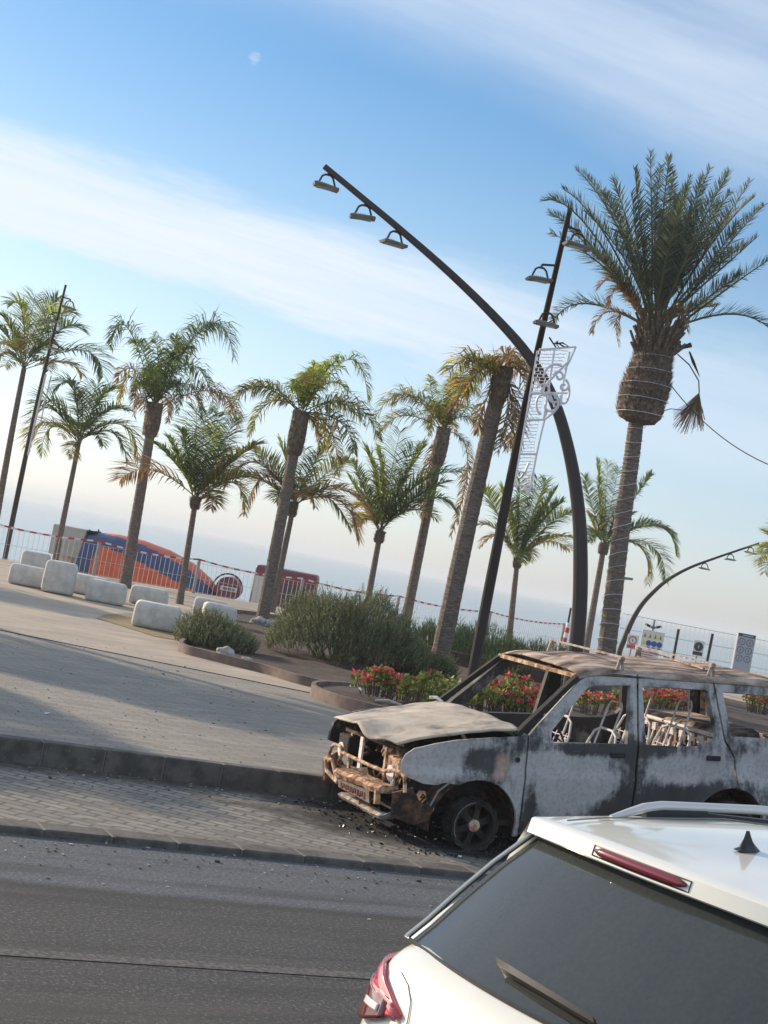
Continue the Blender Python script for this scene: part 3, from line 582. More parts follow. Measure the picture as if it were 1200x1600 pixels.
# ------- the date palm
def date_palm():
    D = 35.3; base = PP(938, 1092, D); base.z = ZW
    root = empty('date_palm', base, 'tall date palm with bulging shaggy head, white light string wound round its trunk', 'palm tree'); lp = LP(root)
    P = lambda x, y, d=0: PP(*A3(x, y), D+d)
    t0 = P(705, 1060); mids = [PP(955, 960, D), PP(972, 820, D), PP(985, 730, D)]
    path = [base-Vector((0, 0, .1))]+mids+[t0]
    mb = MB(); trunk_mesh(mb, path, .22, .175, 14, .13, .035, .25); lp.part(mb, 'trunk', M['trunk'])
    # shaggy bulb
    def prof(t): return [(.0, .19), (.035, .42), (.12, .53), (.35, .57), (.52, .55), (.68, .46), (.85, .37), (1., .30)]
    k_ = prof(0); a, b = t0, P(790, 740)
    def rad(t):
        for (x0, y0), (x1, y1) in zip(k_, k_[1:]):
            if t <= x1: return y0+(y1-y0)*(t-x0)/(x1-x0)
        return .5
    mb = MB(); K = 26; mb.tube([a.lerp(b, k/K) for k in range(K+1)], [rad(k/K)*rnd.uniform(.93, 1.04) for k in range(K+1)], 18)
    ax = (b-a).normalized()
    for _ in range(2600):
        t = rnd.random()**.9; an = rnd.uniform(0, math.tau); o = Vector((math.cos(an), math.sin(an), 0)); r = rad(t)*.97; p = a.lerp(b, t)+o*r
        hi = max(0, t-.62)
        e = p+(o*(.07+.25*hi)+Vector((0, 0, 1))*rnd.uniform(.06, .14)*(1+3.5*hi))*rnd.uniform(.6, 1.3); w = o.cross(ax)*rnd.uniform(.015, .04)
        mb.F(mb.V(p-w), mb.V(p+w), mb.V(e))
    lp.part(mb, 'leaf_bases', M['fibre'])
    # cut boots at the crown base
    mb = MB()
    for _ in range(110):
        an = rnd.uniform(0, math.tau); o = Vector((math.cos(an), math.sin(an), 0)); p = a.lerp(b, rnd.uniform(.72, 1.05))+o*.32
        q = p+o*rnd.uniform(.12, .35)+Vector((0, 0, rnd.uniform(.25, .6))); mb.tube([p, q], [.05, .03], 5)
    lp.part(mb, 'cut_leaf_stalks', M['fibre'])
    mb = MB(); top = P(775, 730)
    tips = [((360, 225), (530, 330)), ((480, 105), (640, 330)), ((585, 190), (690, 420)), ((690, 190), (720, 450)), ((758, 35), (765, 380)), ((800, 90), (775, 400)), ((845, 120), (810, 420)), ((900, 170), (830, 430)), ((985, 100), (880, 380)), ((1055, 115), (910, 400)), ((1135, 150), (960, 420)), ((1185, 240), (1010, 440)), ((1110, 385), (960, 520)),
            ((1215, 440), (1040, 560)), ((1230, 730), (1040, 650)), ((390, 690), (520, 610)), ((430, 180), (600, 370)), ((520, 130), (670, 400)), ((640, 280), (700, 500)), ((760, 180), (770, 450)), ((860, 200), (820, 460)), ((940, 260), (860, 500)), ((1020, 230), (900, 470)), ((1090, 300), (950, 500)), ((1160, 360), (980, 520)), ((460, 340), (600, 480)), ((540, 420), (660, 540)),
            ((380, 270), (560, 420)), ((1150, 210), (980, 400)), ((830, 60), (800, 350)), ((700, 100), (730, 400)), ((620, 140), (700, 400)), ((1060, 190), (910, 420)), ((960, 130), (870, 400)), ((1100, 500), (960, 600)), ((1010, 620), (900, 640))]
    for i, (tp, vi) in enumerate(tips):
        dz = rnd.uniform(-1.6, 1.6)
        st = top+Vector((rnd.uniform(-.2, .2), rnd.uniform(-.2, .2), rnd.uniform(-.2, .2)))
        frond(mb, st, P(*vi, dz*.4), P(*tp, dz), 92, .47, .026, 'date', pal('date'), .12, roll=rnd.uniform(-.9, .9), rw=.03, start=.22)
    for i in range(9):
        an = rnd.uniform(-1.05, 1.05); L = rnd.uniform(450, 640); tp = (775+math.sin(an)*L*.8, 730-math.cos(an)*L); vi = (775+math.sin(an)*L*.3, 730-math.cos(an)*L*.56)
        dz = rnd.uniform(-2.4, 2.4); frond(mb, top, P(*vi, dz*.4), P(*tp, dz), 84, .45, .026, 'date', pal('date'), .12, roll=rnd.uniform(-.9, .9), rw=.03, start=.22)
    lp.part(mb, 'crown', M['leaf'])
    for tp, vi in (((560, 560), (640, 540)), ((590, 480), (650, 560)), ((600, 620), (660, 560)), ((640, 770), (650, 650)), ((540, 720), (620, 640)), ((900, 720), (850, 640)), ((880, 640), (840, 640)), ((700, 600), (700, 620))):
        mb = MB(); frond(mb, top, P(*vi, -.5), P(*tp, -.7), 60, .36, .02, 'date', pal('brown'), .6, rw=.015, start=.3); lp.part(mb, 'dry_frond', M['leaf'])
    # dead flower stalk with broom end hanging out on the right
    mb = MB(); c = TAN; mb.tube([P(860, 800), P(905, 840), P(940, 900), P(942, 945)], .016, 5, c=(.25, .2, .14))
    for _ in range(120):
        s0 = P(942, 945); e = P(rnd.uniform(840, 965), rnd.uniform(1020, 1105)-abs(rnd.gauss(0, 10)), rnd.uniform(-.35, .35)); mdp = s0.lerp(e, .5)+Vector((0, 0, -.05)); mb.tube([s0, mdp, e], .007, 3, False, jit((.33, .25, .17), .3))
    mb.tube([P(845, 800), P(880, 775), P(912, 765)], [.05, .04, .06], 6, c=(.12, .08, .05)); mb.tube([P(905, 790), P(920, 830), P(944, 886)], [.02, .04, .006], 5, c=(.10, .07, .05))
    lp.part(mb, 'hanging_seed_stalk', M['leaf'])
    # light string
    mb = MB(); pts = []; turns = 24; zt = P(760, 800)
    full = path+[b]
    def atz(z):
        for p, q in zip(full, full[1:]):
            if p.z <= z <= q.z: return p.lerp(q, (z-p.z)/(q.z-p.z))
        return full[-1]
    z0, z1 = ZW+.2, zt.z
    for k in range(turns*16+1):
        t = k/(turns*16); z = z0+(z1-z0)*t; c_ = atz(z); an = k/16*math.tau
        if z < a.z: r = .248-.055*(z-z0)/(a.z-z0)+.006
        else: r = rad((z-a.z)/(b.z-a.z))+.05
        z += .05*math.sin(k*.37)
        pts.append(Vector((c_.x+math.cos(an)*r, c_.y+math.sin(an)*r, z)))
    mb.tube(pts, .0055, 4); lp.part(mb, 'light_string', M['white'])
    return root
date_palm()
mb = MB(); a = PP(*A3(835, 915), 35.3); b = PP(1260, 745, 30)
pts = [a.lerp(b, t/16)-Vector((0, 0, .35*4*(t/16)*(1-t/16))) for t in range(17)]
mb.tube(pts, .012, 5); mb.tube([PP(*A3(800, 1015), 35.2), PP(*A3(835, 1005), 35.), PP(*A3(880, 1010), 35.), PP(*A3(925, 985), 35.)], .01, 5)
tag(mb.build('overhead_cable', M['soot'], loc=a), 'thin dark cable running from the date palm head out to the right', 'cable')

# ================================================================== STREET LAMPS
# silhouette of the bowed mast, taken in its own upright plane
Lb = PP(883, 1115, 28.5); prof_px = [(883, 1115), (896, 1040), (905, 960), (907, 880), (904, 800), (890, 710), (865, 625), (825, 555), (770, 492), (700, 424), (620, 354), (560, 304), (507, 260)]
prof = []
for q in prof_px:
    p = PP(q[0], q[1], 28.5); prof.append((-(p-Lb).dot(r0), p.z-ZW))
prof[0] = (prof[0][0], -.1)
prof_r = [r*.64 for r in (.20, .205, .205, .20, .185, .17, .155, .14, .12, .105, .092, .085, .08)]
def catm(P, n):
    out = []
    for i in range(len(P)-1):
        p0, p1, p2, p3 = [Vector(P[min(max(i+d, 0), len(P)-1)]) for d in (-1, 0, 1, 2)]
        for j in range(n): t = j/n; out.append(.5*((2*p1)+(-p0+p2)*t+(2*p0-5*p1+4*p2-p3)*t*t+(-p0+3*p1-3*p2+p3)*t**3))
    out.append(Vector(P[-1])); return out
def lamp(label, base, ang, sc_, head_t, head_turn, group='arched street lamps', offs=(0, 0, 0), thick=1., prof_=None, secl=1.):
    """ang: world direction in which the arm bows"""
    root = empty('street_lamp', (base.x, base.y, ZW), label, 'street lamp', group); lp = LP(root)
    d = Vector((math.cos(ang), math.sin(ang), 0)); side = Vector((-d.y, d.x, 0))
    pr = catm([(x*sc_, z*sc_, r*sc_*thick) for (x, z), r in zip(prof_ or prof, prof_r)], 5)
    pts = [Vector((base.x, base.y, ZW))+d*q.x+Vector((0, 0, q.y)) for q in pr]
    mb = MB(); n = 4; rings = []
    for i, p in enumerate(pts):           # rounded box section
        T = (pts[min(i+1, len(pts)-1)]-pts[max(i-1, 0)]).normalized(); nn = side.cross(T).normalized(); r = pr[i].z; w = r*.88*secl; c = .3*r
        sec = [(w, r-c), (w-c, r), (c-w, r), (-w, r-c), (-w, c-r), (c-w, -r), (w-c, -r), (w, c-r)]
        rings.append([mb.V(p+side*a+nn*b) for a, b in sec])
    for i in range(len(rings)-1):
        for j in range(8): mb.F(rings[i][j], rings[i][(j+1) % 8], rings[i+1][(j+1) % 8], rings[i+1][j])
    mb.F(*rings[0][::-1]); mb.F(*rings[-1]); lp.part(mb, 'mast', M['corten'])
    for ht, turn, tilt, of_ in zip(head_t, head_turn, (.1, -.05, .05), offs):
        i = int(ht*(len(pts)-1)); p = pts[i]; T = (pts[min(i+1, len(pts)-1)]-pts[i-1]).normalized()
        r = pr[i].z
        e = Vector((math.cos(turn), math.sin(turn), 0)); f = Vector((-e.y, e.x, 0)); k = sc_*.82
        hang = p-Vector((0, 0, r))+r0*of_
        mb = MB()
        if of_: mb.tube([p, hang+Vector((0, 0, .02))], .028*k, 6)     # yoke: stem, arched bracket with two arms
        mb.tube([hang+Vector((0, 0, .02)), hang-Vector((0, 0, .05*k))], .03*k, 8)
        c0 = hang-Vector((0, 0, .05*k)); W_ = .17*k
        mb.tube([c0-e*W_*1.25-Vector((0, 0, .24*k)), c0-e*W_*.75-Vector((0, 0, .05*k)), c0-e*W_*.35, c0+e*W_*.35, c0+e*W_*.75-Vector((0, 0, .05*k)), c0+e*W_*1.1-Vector((0, 0, .24*k))], .026*k, 6)
        yk = lp.part(mb, 'bracket', M['corten'])
        mb = MB(); hc = c0-Vector((0, 0, .27*k)); mt_ = Matrix((e, f, Vector((0, 0, 1)))).transposed()
        # slim wedge-like floodlight housing
        L2, W2 = .30*k, .19*k; q = []
        for (x, y, z) in ((-L2, -W2*.8, -.03), (L2*.9, -W2*.8, -.05), (L2*.9, W2*.8, -.05), (-L2, W2*.8, -.03), (-L2*.95, -W2, .02), (L2, -W2, .0), (L2, W2, .0), (-L2*.95, W2, .02), (-L2*.55, -W2*.8, .035), (L2*.75, -W2*.8, .035), (L2*.75, W2*.8, .035), (-L2*.55, W2*.8, .035)):
            q.append(mb.V(hc+mt_ @ Vector((x, y, z*k+tilt*x))))
        for f_ in ((3, 2, 1, 0), (0, 1, 5, 4), (1, 2, 6, 5), (2, 3, 7, 6), (3, 0, 4, 7), (4, 5, 9, 8), (5, 6, 10, 9), (6, 7, 11, 10), (7, 4, 8, 11), (8, 9, 10, 11)): mb.F(*[q[j] for j in f_])
        for j in range(5):     # cooling fins on top
            x = (-.25+.17*j)*L2*1.0; mb.box(hc+mt_ @ Vector((x+L2*.12, 0, .040*k+tilt*x)), (.012*k, W2*1.5, .03*k), mt_)
        hd = lp.part(mb, 'lamp_head', M['lampgrey'])
        mb = MB(); mb.box(hc+mt_ @ Vector((0, 0, -.045*k)), (L2*1.4, W2*1.2, .012*k), mt_); lp.part(mb, 'lens', M['lens'], parent=hd)
    return root, pts, pr
aR = math.atan2(-r0.y, -r0.x)          # bows to the viewer's left
lamp('big arched brown street lamp bowing over to the left with three floodlights at its tip', Lb, aR, 1., (.985, .915, .845), (aR+.2, aR+.1, aR+.4))
L1b = PP(735, 1072, 31.1)
to_cam = math.atan2(-L1b.y, -L1b.x)
l1 = lamp('straight looking brown street lamp bowing towards the road, white ornament hung on its mast', L1b, to_cam+R_(1.5), .92, (.955, .86, .775), (aR+.2, aR+.15, aR+.1), offs=(.24, -.26, .03))
L4b = PP(4, 890, 51); l4 = lamp('far left thin dark street lamp seen in line beside the tall coconut palm', L4b, math.atan2(-L4b.y, -L4b.x)+.03, .92, (.94, .85, .76), (aR+.2, aR, aR+.1), offs=(.24, -.2, .1), thick=.8)
mb = MB(); P4 = l4[1]; q0 = int(.33*len(P4)); q1 = int(.62*len(P4)); mb.tube([p-HF*.22+r0*.12 for p in P4[q0:q1]], .035, 6); mb.tube([p-HF*.22+r0*.30 for p in P4[q0+6:q1]], .02, 6)
tag(mb.build('light_strip', M['white'], loc=P4[q0]), 'white light strip fixed along the mast of the far left street lamp', 'decoration')
L3b = PP(965, 1032, 67)
lq = [(965, 1032), (969, 1015), (975, 1000), (983, 980), (993, 960), (1005, 942), (1020, 926), (1038, 910), (1060, 896), (1085, 884), (1115, 873), (1150, 861), (1186, 849)]
pr3 = []
for q in lq: p = PP(q[0], q[1], 67); pr3.append(((p-L3b).dot(r0), p.z-ZW))
pr3[0] = (0, -.1)
lamp('distant thin street lamp arching over to the right above the information panel', L3b, math.atan2(r0.y, r0.x), 1., (.975, .90, .80), (aR+.2, aR, aR), thick=.85, prof_=pr3)
# slender lamp behind the date palm
b_ = PP(960, 1020, 62); b_.z = ZW; root = empty('post_lamp', b_, 'slender dark post lamp behind the date palm trunk', 'street lamp'); lp = LP(root)
mb = MB(); mb.tube([b_-Vector((0, 0, .1)), PP(964, 975, 62), PP(970, 930, 62), PP(975, 885, 62), PP(974, 865, 62)], [.09, .085, .08, .06, .04], 8); lp.part(mb, 'mast', M['corten'])
mb = MB(); a = PP(972, 903, 62); b = PP(988, 905, 62); mb.bar(a, b, .3, .10); mb.bar(a-Vector((0, 0, .0)), PP(969, 902, 62), .06, .06); lp.part(mb, 'lamp_head', M['lampgrey'])

# ------- hanging light ornament on the mast
def ornament():
    D = 26.6
    Q = lambda x, y, d=0.: PP(760+x/5.714, 520+y/5.714, D+d)
    root = empty('light_ornament', Q(420, 700), 'white wire ornament with curling scrolls hung beside the straight mast', 'decoration'); lp = LP(root)
    mb = MB(); T = lambda P_, r=.018, dd=0.: mb.tube([Q(x, y, dd) for x, y in P_], r, 6)
    T([(470, 150), (800, 125)]); T([(455, 160), (250, 1360)]); T([(610, 140), (560, 480), (510, 780)]); T([(800, 125), (745, 250), (700, 330)]); T([(745, 170), (690, 440), (665, 640)])
    T([(400, 538), (725, 538)]); T([(370, 780), (520, 775)]); T([(305, 1083), (445, 1083)]); T([(245, 1362), (400, 1368)]); T([(540, 700), (490, 900), (450, 1080), (395, 1370)]); T([(395, 1370), (375, 1450), (345, 1380)], .03)
    fr = lp.part(mb, 'frame', M['white'], smooth=True)
    def arc(cx, cy, r, a0, a1, n=14, sq=1.): return [(cx+r*math.cos(R_(a0+(a1-a0)*k/n)), cy+r*sq*math.sin(R_(a0+(a1-a0)*k/n))) for k in range(n+1)]
    def spiral(cx, cy, r0_, r1_, a0, a1, n=20): return [(cx+(r0_+(r1_-r0_)*k/n)*math.cos(R_(a0+(a1-a0)*k/n)), cy+(r0_+(r1_-r0_)*k/n)*math.sin(R_(a0+(a1-a0)*k/n))) for k in range(n+1)]
    for P_ in (arc(500, 640, 55, 100, 300, sq=1.6), spiral(560, 640, 110, 30, 250, 560), spiral(515, 520, 70, 15, 200, 560), arc(620, 450, 120, 200, 300, sq=1.4), spiral(650, 390, 50, 15, 180, 560),
               arc(690, 520, 50, -70, 120, sq=2.2), spiral(690, 480, 40, 12, 0, 330), [(560, 540), (610, 660), (660, 650), (665, 560)], [(480, 520), (560, 430), (640, 350), (740, 250)], [(530, 765), (600, 710), (640, 660)], [(300, 1300), (340, 1250), (380, 1160)], [(290, 1240), (350, 1245), (300, 1300)], spiral(600, 570, 55, 12, 60, 420)):
        mb = MB(); mb.tube([Q(x, y, -.12) for x, y in P_], .022, 6); lp.part(mb, 'scroll', M['white'], smooth=True)
    mb = MB()             # mesh panel
    L_ = lambda y: 470-(y-150)*.182; 
    def Rr(y): 
        if y < 300: return 730-(y-150)*.45
        if y < 480: return 662-(y-300)*.85
        return max(440-(y-480)*.02, L_(y)+110)
    y = 160; row = 0
    while y < 1350:
        xs = L_(y); xe = Rr(y); n = max(2, int((xe-xs)/48)); pts = [(xs+(xe-xs)*k/(n*2), y+rnd.uniform(-5, 5)) for k in range(n*2+1)]
        mb.tube([Q(a_, b_, .02) for a_, b_ in pts], .008, 3, False)
        for k in range(n+1):
            x = xs+(xe-xs)*min(1, (k+.5*(row % 2))/n); mb.tube([Q(x, y, .02), Q(x-4, y+30, .02)], .007, 3, False)
        y += 30; row += 1
    lp.part(mb, 'wire_mesh', M['white'])
    mb = MB()
    for k in range(1): 
        P_ = [(610+rnd.uniform(-20, 130), 130+rnd.uniform(-70, 10)) for _ in range(5)]; mb.tube([Q(560, 40), Q(620, 130), Q(640, 70), Q(600, 100), Q(680, 90), Q(735, 120), Q(650, 140), Q(620, 80), Q(700, 130)], .016, 5)
    lp.part(mb, 'cabling', M['soot'])
ornament()

# ================================================================== PLANTS IN THE BEDS
def bush(name, label, cx, cy, zb, rx, ry, hgt, n, cols, group=None, spike=.25, seed=1, cat='bush'):
    rn = random.Random(seed); root = empty(name, (cx, cy, zb), label, cat, group); lp = LP(root); mb = MB()
    def Hh(x, y):      # uneven outline
        q = (x/rx)**2+(y/ry)**2
        return hgt*max(0, 1-q)**.42*(.80+.42*noise.noise(Vector((x*1.1+seed, y*1.1, seed)))+.25*noise.noise(Vector((x*3.1, y*3.1, seed))))
    for _ in range(n):
        a = rn.uniform(0, math.tau); r = math.sqrt(rn.random())*.99; x, y = rx*r*math.cos(a), ry*r*math.sin(a); H = Hh(x, y)
        z = H*(.25+.75*rn.random()**.45); 
        lean = Vector((x/rx*.5+rn.gauss(0, .28), y/ry*.5+rn.gauss(0, .28), 1)).normalized()
        L = spike*rn.uniform(.6, 1.3); p = Vector((cx+x, cy+y, zb+max(0, z-L*.5))); c = jit(rn.choice(cols), .28)
        K = 9; side = lean.cross(Vector((rn.gauss(0, 1), rn.gauss(0, 1), rn.gauss(0, .3)))).normalized(); s2 = lean.cross(side)
        e = p+lean*L; w = side*.006
        mb.F(mb.V(p-w, (.10, .07, .05)), mb.V(p+w, (.10, .07, .05)), mb.V(e, c))
        for k in range(K):
            t = (k+.5)/K; q = p.lerp(e, t); an = rn.uniform(0, math.tau); o = (side*math.cos(an)+s2*math.sin(an)+lean*.9).normalized(); l = .06*(1.2-.6*t)*spike/.25; ww = o.cross(lean).normalized()*.009*spike/.25
            mb.F(mb.V(q-ww, c), mb.V(q+ww, c), mb.V(q+o*l, lerp(c, (.25, .28, .14), .35)))
    lp.part(mb, 'foliage', M['bush'])
    mb = MB()
    for _ in range(70):
        a = rn.uniform(0, math.tau); r = rn.random()*.8; x, y = rx*r*math.cos(a), ry*r*math.sin(a); H = Hh(x, y)*.85
        mb.tube([(cx+x*.5, cy+y*.5, zb-.05), (cx+x*.85, cy+y*.85, zb+H*.5), (cx+x, cy+y, zb+H)], [.02, .012, .005], 4)
    lp.part(mb, 'stem', M['fibre']); return root
ROS = [(.13, .175, .075), (.09, .13, .055), (.185, .225, .10), (.26, .27, .13), (.16, .13, .08)]
g1 = G(545, 1056); 
bush('rosemary_bush', 'largest rosemary bush, a wide grey green mound in the planting bed', g1.x+.75, g1.y+1.9, ZW+.08, 1.55, 1.55, 1.62, 5200, ROS, 'rosemary bushes', seed=3)
g1 = G(640, 1066); bush('rosemary_bush', 'low dark rosemary bush between the big mound and the thick palm trunk', g1.x+.5, g1.y+1.3, ZW+.08, 1.0, 1.0, .85, 1500, ROS[:2], 'rosemary bushes', seed=5)
g1 = G(343, 1022); bush('rosemary_bush', 'small rosemary bush at the left tip of the planting bed', g1.x+.15, g1.y+.75, ZW+.05, .72, .72, .70, 1300, ROS, 'rosemary bushes', seed=8)
HED = [(.15, .24, .04), (.10, .17, .035), (.26, .33, .06), (.06, .11, .03)]
def hedge_at(px, py, D, rx, ry, hg, n, label, seed):
    p = PP(px, py, D); bush('hedge', label, p.x, p.y, ZW, rx, ry, hg, n, HED, 'clipped hedges behind the bed', spike=.20, seed=seed, cat='hedge')
hedge_at(690, 1035, 38, 1.1, 1.0, 1.38, 1900, 'yellow green hedge clump behind the thick palm trunk', 11)
hedge_at(765, 1050, 37.0, 1.35, 1.1, 1.28, 2300, 'rounded hedge clump behind the straight mast', 12)
hedge_at(830, 1066, 36.0, 1.4, 1.1, 1.2, 2100, 'dark hedge clump right of the straight mast, above the car windscreen', 13)
mb = MB(); a = PP(650, 1062, 36.5); b = PP(860, 1100, 34.6); mb.bar((a.x, a.y, ZW+.2), (b.x, b.y, ZW+.2), .2, .42); tag(mb.build('garden_wall', M['soil'], loc=(a.x, a.y, ZW)), 'low dark wall below the hedge clumps', 'wall')

FL_RED = [(.62, .07, .09), (.72, .12, .18), (.48, .07, .05), (.75, .26, .16)]; FL_Y = [(.30, .36, .07), (.16, .24, .05), (.45, .38, .10), (.10, .16, .04)]
def flower(label, cx, cy, zb, rad_, hgt, n, mix_red, seed, group='flowering shrubs in the beds'):
    rn = random.Random(seed); root = empty('flowering_shrub', (cx, cy, zb), label, 'flowers', group); lp = LP(root); mb = MB(); st = MB(); fl = MB()
    for _ in range(int(n*.75)):
        a = rn.uniform(0, math.tau); r = math.sqrt(rn.random())*rad_; x, y = r*math.cos(a), r*math.sin(a); H = hgt*rn.uniform(.55, 1.05)*(1-.35*(r/rad_)**2)
        top = Vector((cx+x*1.1, cy+y*1.1, zb+H)); st.tube([(cx+x*.75, cy+y*.75, zb-.03), top], [.010, .006], 4)
        red = rn.random() < mix_red
        for layer in range(2):
            c_ = top-Vector((0, 0, layer*.08*rn.uniform(.7, 1.2)))
            for k in range(11):
                an = rn.uniform(0, math.tau); el = rn.uniform(-.1, 1.0); o = Vector((math.cos(an)*math.cos(el), math.sin(an)*math.cos(el), math.sin(el))); L = rn.uniform(.05, .095); w = o.cross(Vector((rn.gauss(0, 1), rn.gauss(0, 1), rn.gauss(0, 1)))).normalized()*.022
                isr = red and layer == 0 and k < 9; t_ = fl if isr else mb; c = jit(rn.choice(FL_RED if isr else FL_Y), .25)
                q = c_+o*.015; m_ = q+o*L*.55
                i = [t_.V(q, c), t_.V(m_+w, c), t_.V(q+o*L, c), t_.V(m_-w, c)]; t_.F(*i)
    lp.part(mb, 'foliage', M['bush']); lp.part(st, 'stem', M['fibre'])
    if fl.f: lp.part(fl, 'blossom', M['bush'])
def fl_at(px, py, z, *a): p = G(px, py, z); flower(a[0], p.x, p.y, z-.02, *a[1:])
fl_at(590, 1083, ZW+.25, 'red tipped shrub standing leftmost in the round planter', .36, .36, 55, .8, 1)
fl_at(628, 1090, ZW+.25, 'red and yellow shrub second from the left in the round planter', .34, .34, 45, .5, 2)
fl_at(660, 1106, ZW+.25, 'green leafy shrub in the round planter nearest the bonnet', .34, .52, 50, .03, 3)
fl_at(696, 1106, ZW+.25, 'yellow green leafy shrub beside the far windscreen pillar', .36, .42, 50, .03, 4)
fl_at(762, 1112, ZW+.25, 'bronze and green shrub seen through the windscreen opening', .40, .50, 60, .25, 5)
fl_at(802, 1118, ZW+.25, 'bright red flower clump seen through the windscreen opening', .48, .58, 90, .97, 6)
fl_at(838, 1124, ZW+.25, 'pink red flower clump by the far front pillar', .42, .46, 70, .97, 7)
fl_at(928, 1112, ZW+.25, 'red flowers seen through the front door window', .35, .38, 45, .9, 8)
fl_at(974, 1105, ZW+.25, 'yellow green shrub behind the front window, by the centre pillar', .20, .42, 26, .2, 9)
fl_at(1030, 1112, ZW+.25, 'orange red flower clump at the left of the rear door window', .42, .48, 75, .95, 10)
fl_at(1062, 1114, ZW+.25, 'dark red flower clump in the middle of the rear door window', .36, .44, 60, .9, 11)
fl_at(1088, 1116, ZW+.25, 'green and red shrub at the right of the rear door window', .26, .46, 32, .35, 12)
fl_at(1186, 1112, ZW+.25, 'coral red flower clump seen through the rear quarter window', .40, .55, 70, 1., 13)
# rocks and loose rubble
def rock(x, y, z, s, label, seed):
    rn = random.Random(seed); bm = bmesh.new(); bmesh.ops.create_icosphere(bm, subdivisions=3, radius=1)
    for v in bm.verts:
        k = 1+.28*noise.noise(v.co*1.3+Vector((seed*3.1, 0, 0)))+.08*noise.noise(v.co*4); v.co = Vector((v.co.x*s[0], v.co.y*s[1], v.co.z*s[2]))*k
    me = bpy.data.meshes.new('rock'); bm.to_mesh(me); bm.free(); me.materials.append(M['rock']); o = bpy.data.objects.new('rock', me); col.objects.link(o); o.location = (x, y, z+s[2]*.55)
    tag(o, label, 'rock', 'rocks in the planting bed')
p = G(352, 1024, ZW+.1); rock(p.x, p.y, ZW+.08, (.16, .13, .11), 'grey boulder on the soil below the small rosemary bush', 1)
p = G(386, 1029, ZW+.1); rock(p.x, p.y, ZW+.08, (.10, .08, .03), 'flat pale stone on the dark soil', 2)
for i, (px, py, s, l) in enumerate(((402, 985, .13, 'pale rubble stone at the foot of the queen palm, left one'), (418, 984, .10, 'pale rubble stone touching the queen palm trunk'), (428, 992, .12, 'pale rubble stone between the two bushes'), (393, 994, .08, 'small pale rubble stone beside the small bush'))):
    p = PP(px, py, 37.5); rock(p.x, p.y, ZW+.08, (s*1.4, s*1.3, s), l, 10+i)
for i, (a, b, l) in enumerate((((548, 1072), (566, 1079), 'short pale stick on the soil of the round planter'), ((586, 1094), (628, 1102), 'long pale stick lying in the round planter'), ((666, 1093), (684, 1101), 'pale curved stick by the green leafy shrub'))):
    A, B = G(*a, ZW+.27), G(*b, ZW+.27); mb = MB(); mb.tube([A, A.lerp(B, .5)+Vector((0, 0, .03)), B], .018, 6); tag(mb.build('stick', M['rock'], loc=A), l, 'stick', 'sticks in the round planter')

# ================================================================== WHITE BLOCKS
def block(label, x0, x1, y0, y1, dep, turn, seed, lift=0.):
    """block filling the picture rectangle x0..x1, y0..y1 when seen from the road"""
    cx = (x0+x1)/2; bpt = G(cx, y1-(y1-y0)*.04, ZW); D = bpt.dot(HF); pm = FPX/D
    w = (x1-x0)/pm*.98; hgt = (y1-y0)/pm*.86
    bm = bmesh.new(); bmesh.ops.create_cube(bm, size=1)
    bmesh.ops.scale(bm, vec=(w, dep, hgt), verts=bm.verts)
    bmesh.ops.bevel(bm, geom=list(bm.edges), offset=min(w, hgt, dep)*.24, segments=4, profile=.6, affect='EDGES')
    bmesh.ops.subdivide_edges(bm, edges=list(bm.edges), cuts=1)
    for v in bm.verts:
        v.co += Vector((noise.noise(v.co*2+Vector((seed, 0, 0))), noise.noise(v.co*2+Vector((0, seed, 0))), noise.noise(v.co*2+Vector((0, 0, seed)))))*.012
        v.co.x *= 1-.06*(v.co.z/hgt)
    me = bpy.data.meshes.new('concrete_block'); bm.to_mesh(me); bm.free(); me.materials.append(M['concrete'])
    me.polygons.foreach_set('use_smooth', [True]*len(me.polygons))
    o = bpy.data.objects.new('concrete_block', me); col.objects.link(o)
    ctr = Vector((bpt.x, bpt.y, 0))+HF*dep*.5; o.location = (ctr.x, ctr.y, ZW+hgt/2+lift); o.rotation_euler = (0, 0, AZ-math.pi/2+turn)
    tag(o, label, 'concrete block', 'white rounded concrete seats')
block('low white block in front at the far left edge', 8, 64, 880, 917, .6, .1, 2)
block('white block standing just behind the low one at the far left', 26, 70, 858, 900, .5, .1, 1)
block('tallest upright white block of the left cluster', 59, 111, 871, 930, .55, .15, 3)
block('long low white block tucked behind the upright one', 104, 168, 896, 932, .5, -.1, 4)
block('wide white block at the right end of the left cluster', 128, 191, 904, 944, .6, .1, 5)
block('white block alone behind the front block on the dry grass', 197, 258, 914, 948, .55, .1, 6)
block('front white block standing on the dry grass patch', 200, 276, 938, 986, .65, .15, 7)
block('hindmost white block above the small rosemary bush', 297, 350, 933, 966, .5, .1, 8)
block('white block half hidden by the small rosemary bush', 310, 364, 940, 980, .5, .2, 9)
block('squarish white block left of the small rosemary bush', 277, 311, 961, 997, .5, .2, 10)

